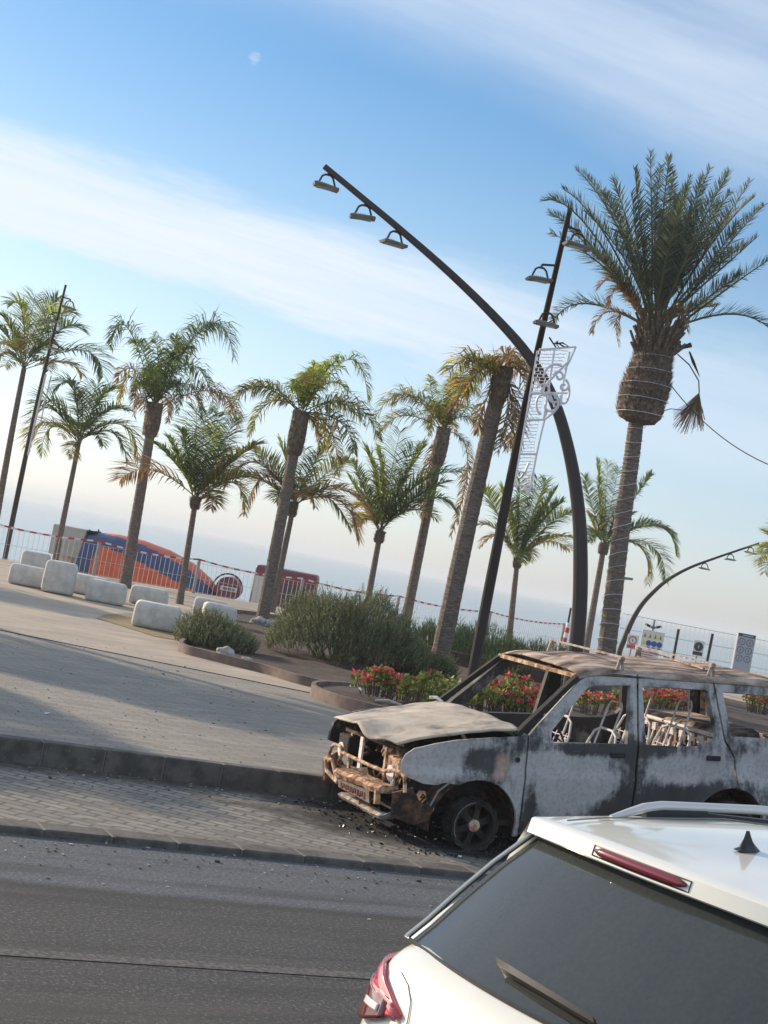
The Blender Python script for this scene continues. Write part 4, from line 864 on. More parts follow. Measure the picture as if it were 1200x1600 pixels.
# ================================================================== FENCE, TAPE, POSTS
fpx = [(-40, 868), (147, 900), (322, 933), (475, 958), (618, 982), (762, 1003), (878, 1018)]
FP = [G(*q) for q in fpx]
mono = []
for i, p in enumerate(FP):
    mono.append(Vector((p.x, 48.6 if i < 4 else p.y+.2, ZW)))
root = empty('mesh_fence', mono[0], 'long see-through white mesh fence strung between posts along the promenade edge', 'fence'); lpf = LP(root)
for i, p in enumerate(mono):
    mb = MB(); mb.tube([p, p+Vector((0, 0, 1.12))], .06, 8); lpf.part(mb, 'post', M['post'])
for a, b in zip(mono, mono[1:]):
    mb = MB(); L = (b-a).length; n = int(L/.16)
    for k in range(n+1):
        q = a.lerp(b, k/n); mb.bar(q+Vector((0, 0, .03)), q+Vector((0, 0, 1.0)), .011, .011, upv=(1, 0, 0))
    for z in (.05, .5, 1.0): mb.bar(a+Vector((0, 0, z)), b+Vector((0, 0, z)), .010, .010)
    lpf.part(mb, 'wire_panel', M['wire'])
mb = MB()
for a, b in zip(mono, mono[1:]):
    n = max(6, int((b-a).length/.2))
    for k in range(n):
        t0_, t1_ = k/n, (k+1)/n; s0 = 1.13-.22*4*t0_*(1-t0_)*.5; s1 = 1.13-.22*4*t1_*(1-t1_)*.5
        mb.mi = k % 2; mb.bar(a.lerp(b, t0_)-HF*.07+Vector((0, 0, s0)), b.lerp(a, 1-t1_)-HF*.07+Vector((0, 0, s1)), .012, .055)
tag(mb.build('barrier_tape', [M['red'], M['white']], loc=mono[0]), 'red and white striped barrier tape sagging along the top of the mesh fence', 'barrier tape')
a = PP(878, 1020, 50); mb = MB(); b = a+Vector((0, 0, 1.0)); b.x += .05
for k in range(6): mb.mi = k % 2; mb.tube([a.lerp(b, k/6), a.lerp(b, (k+1)/6)], .07, 10)
tag(mb.build('striped_post', [M['red'], M['white']], loc=a), 'short red and white striped post left of the arched mast foot', 'post')
a = PP(883, 1000, 51); mb = MB(); mb.tube([(a.x, a.y, ZW), PP(892, 950, 51)], .035, 8); tag(mb.build('thin_pole', M['soot'], loc=(a.x, a.y, ZW)), 'thin dark pole behind the striped post', 'pole')

# ================================================================== MIXER TRUCK ON THE LOWER BEACH
M['orange'] = mat('orange_paint', (.60, .10, .035), (.72, .15, .05), scale=4, rough=.45)
M['blue'] = mat('blue_paint', (.025, .06, .15), (.04, .08, .19), scale=4, rough=.45)
M['maroon'] = mat('maroon_paint', (.15, .035, .055), (.20, .06, .08), scale=5, rough=.5)
M['greywhite'] = mat('pale_grey_paint', (.40, .41, .38), (.50, .50, .47), scale=5, rough=.6)
M['offwhite'] = mat('off_white', (.62, .60, .58), rough=.6)
def mixer():
    DT = 57.0; T = lambda x, y, d=0: PP(x/3., 800+y/3., DT+d)      # 3x enlargement coordinates
    gx = T(600, 300); root = empty('concrete_mixer_truck', (gx.x, gx.y, -2.2), 'orange and blue concrete mixer truck parked beyond the fence', 'truck'); lp = LP(root)
    # drum: lathe about an inclined axis, diagonal stripe by face
    a = T(385, 232); b = T(1010, 425); ax = (b-a).normalized(); s_ = ax.cross(Vector((0, 0, 1))).normalized(); u = s_.cross(ax)
    pr = [(0, 1.12), (.06, 1.22), (.20, 1.36), (.38, 1.42), (.58, 1.36), (.78, 1.14), (.92, .80), (1., .48)]
    K, n = 110, 110; mb = MB(); L = (b-a).length; rings = []
    for i in range(K+1):
        t = i/K
        for (x0, y0), (x1, y1) in zip(pr, pr[1:]):
            if t <= x1+1e-6: f = (t-x0)/(x1-x0); r = y0+(y1-y0)*f; break
        rings.append([mb.V(a+ax*L*t+(u*math.cos(j/n*math.tau)+s_*math.sin(j/n*math.tau))*r) for j in range(n)])
    for i in range(K):
        for j in range(n):
            ph = (j/n-i/K*.10) % 1.0; mb.mi = 1 if (.03 < ph < .125 or .29 < ph < .37 or .6 < ph < .75) else 0
            if i < 12: mb.mi = 1
            mb.F(rings[i][j], rings[i][(j+1) % n], rings[i+1][(j+1) % n], rings[i+1][j])
    mb.mi = 0; mb.F(*rings[-1]); mb.F(*rings[0][::-1]); lp.part(mb, 'drum', [M['orange'], M['blue']], smooth=True)
    mb = MB(); mb.tube([a-ax*.15, a+ax*.1], [.80, .82], 24); lp.part(mb, 'drum_collar', M['greywhite'])
    mb = MB(); h0 = T(335, 120); mt_ = Matrix((r0, HF, Vector((0, 0, 1)))).transposed(); mb.box(h0-Vector((0, 0, .15)), (1.2, 1.5, 1.1), mt_); lp.part(mb, 'hopper', M['greywhite'], bevel=.05)
    mb = MB(); mb.bar(T(265, 80), T(465, 95), .9, .06); mb.bar(T(265, 80), T(265, 130), .05, .05, (1, 0, 0))
    for x in (380, 420, 462): mb.bar(T(x, 82), T(x, 130), .05, .05, (1, 0, 0))
    lp.part(mb, 'rear_platform', M['soot'])
    mb = MB(); mb.tube([T(300, 170), T(320, 230), T(350, 300)], [.45, .35, .25], 10); lp.part(mb, 'chute', M['offwhite'])
    mb = MB(); mb.bar(T(300, 300, .0)-Vector((0, 0, .35)), T(1400, 420)-Vector((0, 0, .8)), .9, .3); lp.part(mb, 'chassis', M['soot'])
    mb = MB(); c = T(1066, 360, -.8); mb.tube([c, c+HF*1.6], .44, 28); tk = lp.part(mb, 'water_tank', M['maroon'], smooth=True)
    mb = MB(); mb.box(c-HF*.03+r0*.05, (.62, .03, .17), mt_); q_ = lp.part(mb, 'nameplate', M['offwhite'], parent=tk)
    mb = MB()
    for k in range(7): mb.box(c-HF*.055+r0*(-.15+.065*k), (.038, .01, .09 if k % 2 else .07), mt_)
    lp.part(mb, 'lettering', M['soot'], parent=q_.parent)
    mb = MB(); mb.tube([c+Vector((math.cos(t)*.0, 0, 0))+r0*math.cos(t)*.55+Vector((0, 0, math.sin(t)*.55)) for t in [R_(a_) for a_ in range(20, 200, 15)]], .03, 6); lp.part(mb, 'hose', M['soot'])
    # cab
    cb = lambda x, y, d=0: PP(350+x/2.667, 520+y/2.667, DT-1+d)
    base = cb(240, 1200); ctr = cb(245, 1120, 1.2); mb = MB(); ctr.z -= .25
    mb.box(ctr, (2.3, 2.3, 2.9), mt_); cab = lp.part(mb, 'cab', M['maroon'], bevel=.12)
    mb = MB(); mb.box(ctr-HF*1.16+Vector((0, 0, .55))+r0*.45, (.9, .04, .8), mt_); lp.part(mb, 'cab_window', M['glass'])
    mb = MB(); mb.box(ctr-HF*1.15+Vector((0, 0, .55))-r0*.75, (.7, .04, 1.0), mt_); lp.part(mb, 'cab_window', M['offwhite'])
    for px in (350, 520, 950, 1100):
        p = T(px, 430, -.6); mb = MB(); mb.tube([Vector((p.x, p.y, -1.7))-HF*.15, Vector((p.x, p.y, -1.7))+HF*.2], .5, 20); lp.part(mb, 'wheel', M['tyre'])
mixer()

# ================================================================== BURNT-OUT OFF-ROAD CAR
def tess_panel(outer, holes, step=.045):
    """flat x,z panel with openings cut into a fine mesh; returns bmesh with co=(x,0,z)"""
    polys = [[Vector((x, z, 0)) for x, z in outer]]+[[Vector((x, z, 0)) for x, z in h_] for h_ in holes]
    flat = [p for pl in polys for p in pl]; tris = tessellate_polygon(polys)
    bm = bmesh.new(); vs = [bm.verts.new((p.x, 0, p.y)) for p in flat]
    for t in tris:
        try: bm.faces.new([vs[i] for i in t])
        except ValueError: pass
    xs = [p.x for p in flat]; zs = [p.y for p in flat]
    x = min(xs)+step
    while x < max(xs): bmesh.ops.bisect_plane(bm, geom=bm.verts[:]+bm.edges[:]+bm.faces[:], plane_co=(x, 0, 0), plane_no=(1, 0, 0)); x += step
    z = min(zs)+step
    while z < max(zs): bmesh.ops.bisect_plane(bm, geom=bm.verts[:]+bm.edges[:]+bm.faces[:], plane_co=(0, 0, z), plane_no=(0, 0, 1)); z += step
    return bm
def burnt_car():
    root = empty('burnt_car', (6.74, 12.4, 0), 'burnt-out off-road car on bare rims, scorched grey and rusty, parked against the kerb', 'car')
    root.rotation_euler = (0, -math.atan(.085), 0); bpy.context.view_layer.update()
    MW = Matrix.Translation((6.74, 12.4, 0)) @ Matrix.Rotation(-math.atan(.085), 4, 'Y'); IM = MW.inverted()
    Lc = lambda p: IM @ p
    def part(mb, name, mt, parent=None, **k):
        o = mb.build(name, mt, None, **k); o.parent = parent or root; return o
    WX = 2.70
    def halfw(x, z):
        pts = [(-1, .80), (.30, .835), (.42, .85), (.62, .868), (.70, .872), (.73, .855), (1.0, .85), (1.06, .838), (1.60, .715), (1.8, .66)]
        for (z0, y0), (z1, y1) in zip(pts, pts[1:]):
            if z <= z1: w = y0+(y1-y0)*(z-z0)/(z1-z0); break
        else: w = .66
        if x < -.40: w -= ((-.40-x)/.32)**2*.075
        if x > 3.3: w -= ((x-3.3)/.3)**2*.06
        for cx in (0, WX):
            r = math.hypot(x-cx, z-.23)
            if r < .60 and z < 1: w += .035*max(0, 1-(r-.42)/.18)**1.5 if r > .42 else .035
        return w+.006*noise.noise(Vector((x*2.5, z*2.5, 1.7)))
    def sootfn(x, z, far):
        def gs(cx, cz, sx, sz): return math.exp(-((x-cx)/sx)**2-((z-cz)/sz)**2)
        a = .22+.95*gs(.95, .62, .42, .26)+.50*gs(.62, .85, .22, .25)+.85*gs(2.08, .80, .30, .13)+.40*gs(2.45, .92, .12, .16)+.85*gs(-.50, .78, .30, .16)+.5*gs(-.1, .95, .4, .06)+.7*gs(3.05, .86, .30, .16)+.55*gs(.34, .35, .09, .25)
        a += .5*gs(1.62, 1.25, .06, .5)+.42*gs(.85, 1.40, .16, .14)+.5*gs(1.4, 1.62, .5, .06)+.45*gs(2.1, 1.63, .5, .05)+.4*gs(2.57, 1.35, .06, .3)
        a -= .5*gs(1.1, .95, .8, .05)+.4*gs(1.62, .75, .12, .4)+.5*gs(2.2, .5, .5, .15)+.6*gs(.05, .85, .14, .10)+.45*gs(.55, .5, .07, .5)+.5*gs(1.4, .42, .35, .12)
        r = .9*gs(.22, .80, .10, .14)+.5*gs(.1, .68, .15, .05)+.55*gs(.95, .93, .25, .02)+.25*gs(2.65, 1.1, .1, .3)
        a += .17*max(0, min(1, (z-1.02)/.1))-.25*gs(.60, 1.12, .12, .10)-.2*gs(2.6, 1.2, .2, .1)-.2*gs(1.5, 1.3, .1, .3)
        if far: a *= .25
        return max(0, min(1, a)), max(0, r), 0
    def panel(name, outer, holes, side, thick=.022, mt='scorch', inset=0., label=None, step=.045):
        bm = tess_panel(outer, holes, step)
        for v in bm.verts: v.co.y = side*(halfw(v.co.x, v.co.z)-inset)
        bmesh.ops.recalc_face_normals(bm, faces=bm.faces[:])
        if bm.faces and sum(f.normal.y for f in bm.faces)*side < 0: bmesh.ops.reverse_faces(bm, faces=bm.faces[:])
        bmesh.ops.solidify(bm, geom=bm.faces[:], thickness=thick)
        me = bpy.data.meshes.new(name); bm.to_mesh(me); bm.free(); me.materials.append(M[mt])
        at = me.color_attributes.new('Col', 'FLOAT_COLOR', 'POINT')
        at.data.foreach_set('color', [q for v in me.vertices for q in (*sootfn(v.co.x, v.co.z, side > 0), 1.)])
        me.polygons.foreach_set('use_smooth', [True]*len(me.polygons)); me.set_sharp_from_angle(angle=R_(35))
        o = bpy.data.objects.new(name, me); col.objects.link(o); o.parent = root
        if label: o['label'] = label
        return o
    arch = lambda cx, a0, a1, r=.43, n=10, cz=.23: [(cx+r*math.cos(R_(a0+(a1-a0)*k/n)), cz+r*math.sin(R_(a0+(a1-a0)*k/n))) for k in range(n+1)]
    for s in (-1, 1):
        panel('fender', [(-.72, .67), (-.715, .76), (-.69, .835), (-.62, .895), (-.45, .945), (-.24, .985), (.10, 1.02), (.455, 1.05), (.455, .17), (.405, .17), (.42, .30)]+arch(0, 8, 118)[1:]+[(-.33, .625), (-.40, .60), (-.52, .605)], [], s)
        d1 = panel('front_door', [(.475, .30), (.475, 1.05), (.56, 1.135), (.80, 1.36), (1.00, 1.545), (1.10, 1.60), (1.22, 1.628), (1.61, 1.640), (1.61, .30)],
              [[(.70, 1.0), (.705, 1.10), (.86, 1.265), (1.04, 1.455), (1.10, 1.50), (1.20, 1.518), (1.545, 1.535), (1.50, 1.018)]], s, .05)
        mb = MB(); y = s*(halfw(1.4, .93)+.012); mb.box((1.40, y, .915), (.15, .03, .045)); part(mb, 'door_handle', M['soot'], d1, bevel=.008)
        d2 = panel('rear_door', [(1.632, .30), (1.632, 1.640), (2.42, 1.625), (2.47, 1.60), (2.53, 1.32), (2.585, 1.08), (2.70, .93), (2.745, .675)]+arch(WX, 88, 168)[1:]+[(2.27, .30)],
              [[(1.705, 1.018), (1.675, 1.535), (2.38, 1.540), (2.415, 1.52), (2.50, 1.13), (2.46, 1.075), (2.30, 1.03), (2.05, 1.015)]], s, .05)
        mb = MB(); y = s*(halfw(2.45, .93)+.012); mb.box((2.46, y, .925), (.15, .03, .045)); part(mb, 'door_handle', M['soot'], d2, bevel=.008)
        panel('rear_quarter', [(2.765, .68), (2.72, .935), (2.605, 1.085), (2.55, 1.33), (2.49, 1.60), (2.47, 1.625), (3.42, 1.60), (3.56, 1.15), (3.60, .45), (3.3, .36), (3.13, .30)]+arch(WX, 12, 82)[1:],
              [[(2.67, 1.13), (2.58, 1.53), (3.26, 1.52), (3.36, 1.13)]], s, .04)
        # A pillar: windscreen pillar of its own
        mb = MB(); mb.bar((.36, s*.80, 1.045), (.98, s*.70, 1.575), .055, .05, (0, 0, 1)); part(mb, 'windscreen_pillar', M['soot'])
        mb = MB(); mb.bar((.45, s*.80, .24), (2.28, s*.80, .24), .09, .12); part(mb, 'sill', M['rustdark'])
        mb = MB(); mb.box((1.66, s*.765, 1.0), (.13, .06, .4)); mb.box((1.63, s*.70, 1.30), (.10, .05, .5)); mb.box((1.64, s*.765, .6), (.14, .06, .5)); part(mb, 'centre_pillar', M['soot'])
        mb = MB(); mb.tube([(.37, s*.86, .84), (.37, s*.872, .84)], .022, 12); part(mb, 'repeater_hole', M['soot'])
    # wheels: bare rims with a little charred bead; rear ones keep their tyres
    def wheel(x, y, z, tyre):
        s = -1 if y < 0 else 1; root_w = None; mb = MB(); n = 40
        prof = [(-.10, .175), (-.10, .200), (-.085, .205), (-.07, .185), (0, .165), (.07, .185), (.085, .205), (.10, .200), (.10, .180)]
        rings = [[mb.V((x+r*math.cos(j/n*math.tau), y+s*d, z+r*math.sin(j/n*math.tau))) for j in range(n)] for d, r in prof]
        for a, b in zip(rings, rings[1:]):
            for j in range(n): mb.F(a[j], a[(j+1) % n], b[(j+1) % n], b[j])
        w = part(mb, 'wheel', M['rimchar'], smooth=True)
        mb = MB(); d0 = y+s*.055
        for k in range(6):          # six broad spokes
            an = k/6*math.tau+.3; c, s_ = math.cos(an), math.sin(an); t = Vector((-s_, 0, c)); o = Vector((c, 0, s_)); P = []
            for r, ww, dd in ((.05, .032, .02), (.12, .026, .01), (.182, .040, .0)):
                for q in (-1, 1): P.append(Vector((x, d0+s*dd, z))+o*r+t*ww*q)
            i = [mb.V(p) for p in P]; i2 = [mb.V(p-Vector((0, s*.03, 0))) for p in P]
            for u in (0, 2): mb.F(i[u], i[u+1], i[u+3], i[u+2]); mb.F(i[u], i[u+2], i2[u+2], i2[u]); mb.F(i[u+1], i2[u+1], i2[u+3], i[u+3])
        part(mb, 'spokes', M['rimchar'], w)
        mb = MB(); mb.tube([(x, d0-s*.02, z), (x, d0+s*.035, z)], .052, 20); mb.tube([(x, d0+s*.034, z), (x, d0+s*.040, z)], .028, 16); part(mb, 'hub_cap', M['rust'], w, smooth=False)
        mb = MB(); mb.tube([(x, y-s*.06, z), (x, y-s*.03, z)], .15, 24); part(mb, 'brake_disc', M['rustdark'], w)
        mb = MB(); m_ = 16; pr = [(-.09, .20), (-.11, .30), (-.08, .345), (.08, .345), (.11, .30), (.09, .20)] if tyre else [(-.10, .198), (-.112, .222), (-.02, .232), (.05, .214), (.11, .224), (.10, .198)]
        rr = [[mb.V((x+r*(1 if tyre else 1+.05*math.sin(j*2.1))*math.cos(j/n*math.tau), y+s*d, z+r*(1 if tyre else 1+.05*math.sin(j*2.1))*math.sin(j/n*math.tau))) for j in range(n)] for d, r in pr]
        for a, b in zip(rr, rr[1:]):
            for j in range(n): mb.F(a[j], a[(j+1) % n], b[(j+1) % n], b[j])
        part(mb, 'tyre' if tyre else 'charred_tyre_bead', M['soot'], w)
        if not tyre:      # light grey strip along one side of the rim edge
            mb = MB(); mb.tube([(x+.203*math.cos(R_(a_)), y+s*.104, z+.203*math.sin(R_(a_))) for a_ in range(95, 215, 6)], .004, 5); part(mb, 'rim_lip', M['lampgrey'], w)
    wheel(0.0, -.80, .262, False); wheel(.0, .80, .262, False); wheel(WX, -.80, .185, True); wheel(WX, .80, .185, True)
    for s in (-1, 1):             # inner arches
        for cx in (0, WX):
            mb = MB(); A = [(cx+.42*math.cos(R_(a_)), .23+.42*math.sin(R_(a_))) for a_ in range(-5, 186, 10)]
            for (x0, z0), (x1, z1) in zip(A, A[1:]): mb.poly([(x0, s*.85, z0), (x1, s*.85, z1), (x1, s*.45, z1), (x0, s*.45, z0)])
            mb.poly([(x, s*.46, z) for x, z in A]); part(mb, 'wheel_arch_liner', M['rustdark'])
    # bonnet: warped sheet, front edge sagging and lifted from the wing
    mb = MB(); NX, NY = 40, 34; g_ = []
    for i in range(NX+1):
        u = i/NX; row = []
        for j in range(NY+1):
            v = j/NY*2-1                       # -1 near side, +1 far side
            xf = -.70-.10*(1-v*v)+.03*math.sin(v*5)+(.05 if v > .75 else 0); yw = .60+.05*u if v < 0 else .78
            x = xf+(.40+.02*(1-v*v)-xf)*u; y = v*(yw if v < 0 else yw)
            y = v*(.60+.20*u) if v < 0 else v*.78
            z = .875+.205*u**.8+.045*(1-v*v)*(1-.3*u)
            z -= .05*math.exp(-((v+.45)/.22)**2)*max(0, 1-u*2.6)             # sagging lip
            z += .035*math.exp(-((v+.05)/.3)**2)*max(0, 1-u*2.0)
            z += .013*noise.noise(Vector((x*2.4, y*2.4, 3)))+.009*noise.noise(Vector((x*6, y*6, 5)))
            z += .03*max(0, -v-.5)*math.sin(u*3.0)
            row.append(mb.V((x, y, z)))
        g_.append(row)
    for i in range(NX):
        for j in range(NY): mb.F(g_[i][j], g_[i][j+1], g_[i+1][j+1], g_[i+1][j])
    o = part(mb, 'bonnet', M['hood'], smooth=True); md = o.modifiers.new('thickness', 'SOLIDIFY'); md.thickness = .016; md.offset = -1
    # cowl strip and hinge scraps
    mb = MB(); mb.bar((.44, -.80, 1.035), (.44, .80, 1.075), .10, .03); part(mb, 'cowl', M['hood'])
    mb = MB(); mb.tube([(.40, .70, 1.09), (.36, .76, 1.13), (.30, .80, 1.12)], .016, 6); part(mb, 'hinge_scrap', M['ashwhite'])
    # roof skin: ash covered, buckled
    mb = MB(); NX, NY = 56, 30; g_ = []
    for i in range(NX+1):
        u = i/NX; row = []
        for j in range(NY+1):
            v = j/NY*2-1; x = .93+.06*v*v+(3.46-.93)*u; y = v*.715
            z = 1.648+.05*(1-v*v)*(1-.2*u)+.012*noise.noise(Vector((x*2.2, y*2.2, 9)))+.005*noise.noise(Vector((x*7, y*7, 2)))
            z -= .05*max(0, 1-u*9)**2; z -= .045*max(0, (abs(v)-.9)/.1)**2; z -= .05*max(0, u-.85)/.15
            z -= .05*math.exp(-((u-.14)/.06)**2)*math.exp(-((v-.25)/.5)**2)
            row.append(mb.V((x, y, z)))
        g_.append(row)
    for i in range(NX):
        for j in range(NY): mb.F(g_[i][j], g_[i][j+1], g_[i+1][j+1], g_[i+1][j])
    o = part(mb, 'roof', M['roof'], smooth=True); md = o.modifiers.new('thickness', 'SOLIDIFY'); md.thickness = .014; md.offset = -1
    mb = MB(); mb.bar((.98, -.70, 1.585), (.98, .70, 1.585), .06, .035); part(mb, 'roof_header', M['rust'])
    # roof rack: four feet, two bars, one bar slipped
    def foot(px, py, Y):
        p = Lc(PY(px, py, Y)); mb = MB(); z0 = 1.655
        for dx in (-.035, .03): mb.bar((p.x+dx, p.y, z0), (p.x+dx*.2, p.y, z0+.10), .032, .022, (0, 1, 0))
        mb.box((p.x, p.y, z0+.11), (.05, .06, .035)); part(mb, 'rack_foot', M['barash'], bevel=.006); return Vector((p.x, p.y, z0+.125))
    f1 = foot(968, 1052, 11.75); f2 = foot(1110, 1062, 11.75); f3 = foot(861, 1017, 13.05); f4 = foot(997, 1020, 13.05)
    for a, b in ((f1, f3), (f2, f4)):
        mb = MB(); mb.bar(a+(a-b)*.02, b+(b-a)*.03, .028, .016); part(mb, 'rack_bar', M['barash'])
    mb = MB(); a = Lc(PY(1016, 1033, 12.9)); b = Lc(PY(1098, 1062, 11.9)); a.z, b.z = 1.74, 1.715; mb.bar(a, b, .02, .015); part(mb, 'fallen_strip', M['rust'])
    # cabin floor, bulkhead, dashboard beam, far trim, tailgate
    mb = MB(); mb.box((1.6, 0, .27), (3.7, 1.56, .05)); part(mb, 'floor', M['soot'])
    mb = MB(); mb.box((.50, 0, .65), (.05, 1.54, .76)); part(mb, 'bulkhead', M['soot'])
    mb = MB(); mb.box((.66, 0, .90), (.22, 1.5, .14)); mb.tube([(.78, -.74, .92), (.78, .74, .92)], .03, 8); part(mb, 'dashboard_frame', M['soot'])
    mb = MB(); c_ = Vector((.98, -.38, 1.02)); ax = Vector((.85, 0, .5)).normalized(); e1 = Vector((0, 1, 0)); e2 = ax.cross(e1)
    mb.tube([c_+(e1*math.cos(R_(a_))+e2*math.sin(R_(a_)))*.185 for a_ in range(0, 361, 15)], .011, 6, False); mb.tube([c_-ax*.35, c_], .02, 6)
    for a_ in (90, 210, 330): mb.tube([c_, c_+(e1*math.cos(R_(a_))+e2*math.sin(R_(a_)))*.18], .009, 5)
    part(mb, 'steering_wheel', M['rustdark'])
    mb = MB(); mb.box((3.52, 0, .72), (.05, 1.5, .72)); mb.bar((3.40, -.68, 1.57), (3.40, .68, 1.57), .06, .06); mb.bar((3.50, -.72, 1.08), (3.41, -.66, 1.57), .06, .06); mb.bar((3.50, .72, 1.08), (3.41, .66, 1.57), .06, .06); part(mb, 'tailgate', M['rust'])
    mb = MB(); mb.box((3.64, 0, .42), (.16, 1.6, .16)); part(mb, 'rear_bumper', M['rustdark'], bevel=.03)
    # seat frames of bare bent tube
    def seat(name, cx, cy, w, ztop, rec, heads=1, label=None):
        mb = MB(); r = .0125; b0 = Vector((cx-.10, cy, .48)); U = Vector((rec, 0, 1)).normalized(); S = Vector((0, 1, 0)); H = ztop
        T = lambda a, b: b0+S*a+U*b
        mb.tube([T(-w/2, 0), T(-w/2, H*.72), T(-w/2+.05, H*.93), T(-w/2+.14, H), T(w/2-.14, H), T(w/2-.05, H*.93), T(w/2, H*.72), T(w/2, 0)], r, 8)
        o = part(mb, name, M['ashwhite'], smooth=True)
        mb = MB()
        for k in range(4): b = H*(.2+.17*k); mb.tube([T(-w/2, b), T(0, b-.01), T(w/2, b)], .005, 5)
        for k in range(int(w/.09)): a = -w/2+.06+k*.09; mb.tube([T(a, H*.12), T(a+.012, H*.4), T(a-.01, H*.75)], .007, 5)
        for a in (-w/2+.04, w/2-.05): mb.box(T(a, H*.30), (.03, .05, .13)); mb.box(T(a, H*.62), (.03, .06, .06))
        part(mb, 'back_springs', M['ashwhite'], o)
        for k in range(heads):
            c0 = 0 if heads == 1 else (-.28+.56*k); mb = MB(); hw = .115; z1 = H+.27
            mb.tube([T(c0-hw, H*.55), T(c0-hw*.95, z1-.05), T(c0-hw*.7, z1), T(c0+hw*.7, z1), T(c0+hw*.95, z1-.05), T(c0+hw, H*.55)], .010, 7); part(mb, 'headrest_frame', M['ashwhite'], o, smooth=True)
        mb = MB(); q = [Vector((cx-.55, cy-w/2, .52)), Vector((cx-.60, cy, .56)), Vector((cx-.55, cy+w/2, .52)), Vector((cx-.1, cy+w/2, .47)), Vector((cx-.1, cy-w/2, .47)), Vector((cx-.55, cy-w/2, .52))]; mb.tube(q, .014, 6)
        for k in range(5): y_ = cy-w/2+.05+k*(w-.1)/4; mb.tube([(cx-.55, y_, .52), (cx-.3, y_, .50), (cx-.1, y_, .47)], .006, 5)
        part(mb, 'cushion_frame', M['ashwhite'], o); return o
    seat('front_seat_frame', 1.50, -.38, .46, .62, .30); seat('front_seat_frame', 1.50, .40, .46, .62, .30)
    seat('rear_seat_frame', 2.35, -.32, .56, .66, .26); seat('rear_seat_frame', 2.35, .34, .56, .66, .26)
    mb = MB(); mb.tube([(2.62, -.62, 1.10), (2.62, .70, 1.10)], .02, 8)
    for k in range(9): y = -.6+k*.15; mb.box((2.60, y, 1.03), (.03, .06, .07)); mb.tube([(2.60, y, 1.02), (2.56, y+.02, .8)], .012, 5)
    part(mb, 'rear_seat_rail', M['ashwhite'])
    mb = MB(); mb.box((3.02, .12, .84), (.66, 1.15, .62)); part(mb, 'charred_load', M['roof'], bevel=.08)
    # engine bay: everything the missing grille lets one see
    mb = MB(); mb.box((-.05, -.56, .66), (.95, .05, .34)); mb.box((-.05, .62, .66), (.95, .05, .40)); mb.box((-.1, 0, .34), (1.1, 1.3, .05)); part(mb, 'inner_wing', M['soot'])
    mb = MB(); mb.box((-.02, .02, .60), (.50, .42, .40)); mb.box((-.05, .0, .82), (.42, .22, .08))
    for k in range(4): mb.tube([(-.2+.12*k, .1, .86), (-.2+.12*k, .26, .84), (-.2+.12*k, .34, .70)], .025, 6)
    part(mb, 'engine_block', M['rustdark'], bevel=.02)
    q = Lc(PY(607, 1210, 12.38)); mb = MB(); fx = -.40
    for r in (.20, .17): mb.tube([(fx, q.y+r*math.cos(R_(a_)), .60+r*math.sin(R_(a_))) for a_ in range(0, 361, 15)], .011, 5, False)
    mb.tube([(fx-.03, q.y, .60), (fx+.1, q.y, .60)], .055, 14)
    for k in range(7):
        an = k/7*math.tau; o_ = Vector((0, math.cos(an), math.sin(an))); t_ = Vector((0, -math.sin(an), math.cos(an))); c0 = Vector((fx, q.y, .60))
        mb.poly([c0+o_*.05+t_*.02+Vector((.02, 0, 0)), c0+o_*.05-t_*.02-Vector((.02, 0, 0)), c0+o_*.165-t_*.045-Vector((.02, 0, 0)), c0+o_*.165+t_*.045+Vector((.02, 0, 0))])
    part(mb, 'cooling_fan', M['rust'])
    mb = MB()            # cross member, lock panel, upright stays
    mb.bar((-.58, -.60, .83), (-.58, .66, .80), .05, .035); mb.bar((-.60, -.60, .46), (-.60, .66, .44), .07, .05); part(mb, 'radiator_support', M['rustdark'])
    for x, y, a, b, w, mt_ in ((-.62, .47, .45, .79, .04, 'rust'), (-.63, .22, .52, .80, .06, 'ashwhite'), (-.62, -.28, .46, .80, .035, 'rust'), (-.61, -.45, .47, .66, .05, 'ashwhite')):
        mb = MB(); mb.bar((x, y, a), (x+.02, y+.03, b), w, .02, (1, 0, 0)); part(mb, 'upright_stay', M[mt_])
    for y in (-.52, .56):       # headlamp shells with their ash-white reflectors
        mb = MB(); mb.box((-.60, y, .68), (.12, .24, .17)); hl = part(mb, 'headlamp_shell', M['rust'] if y < 0 else M['soot'], bevel=.02)
        mb = MB(); mb.tube([(-.67, y+.02, .62), (-.66, y+.02, .62)], .07, 16); part(mb, 'reflector', M['ashwhite'], hl)
    rn = random.Random(5)
    for _ in range(16):         # hoses, brackets, wires
        y = rn.uniform(-.5, .58); x = rn.uniform(-.62, -.45); z = rn.uniform(.42, .75); mb = MB()
        P_ = [Vector((x, y, z))]
        for k in range(4): P_.append(P_[-1]+Vector((rn.uniform(-.02, .05), rn.uniform(-.07, .07), rn.uniform(-.07, .08))))
        mb.tube(P_, rn.choice((.006, .010, .016)), 6); part(mb, 'burnt_hose', M[rn.choice(('ashwhite', 'rustdark', 'rust', 'lampgrey', 'rustdark'))], smooth=True)
    # bull bar and bumper, placed from the picture on the plane of the nose
    XN = 5.93
    B = lambda x, y, dx=0.: Lc(PX(500+x/6.667, 1060+y/6.667, XN+dx))
    mb = MB(); mb.tube([B(92, 880), B(96, 800), B(120, 715), B(150, 688), B(205, 700), B(232, 730), B(225, 800), B(196, 870), B(190, 905)], .017, 8)
    mb.tube([B(228, 770), B(420, 860), B(560, 925), B(665, 965), B(710, 965), B(770, 958), B(850, 985), B(880, 1020), B(884, 1100), B(884, 1190)], .017, 8)
    part(mb, 'bull_bar', M['rust'], smooth=True)
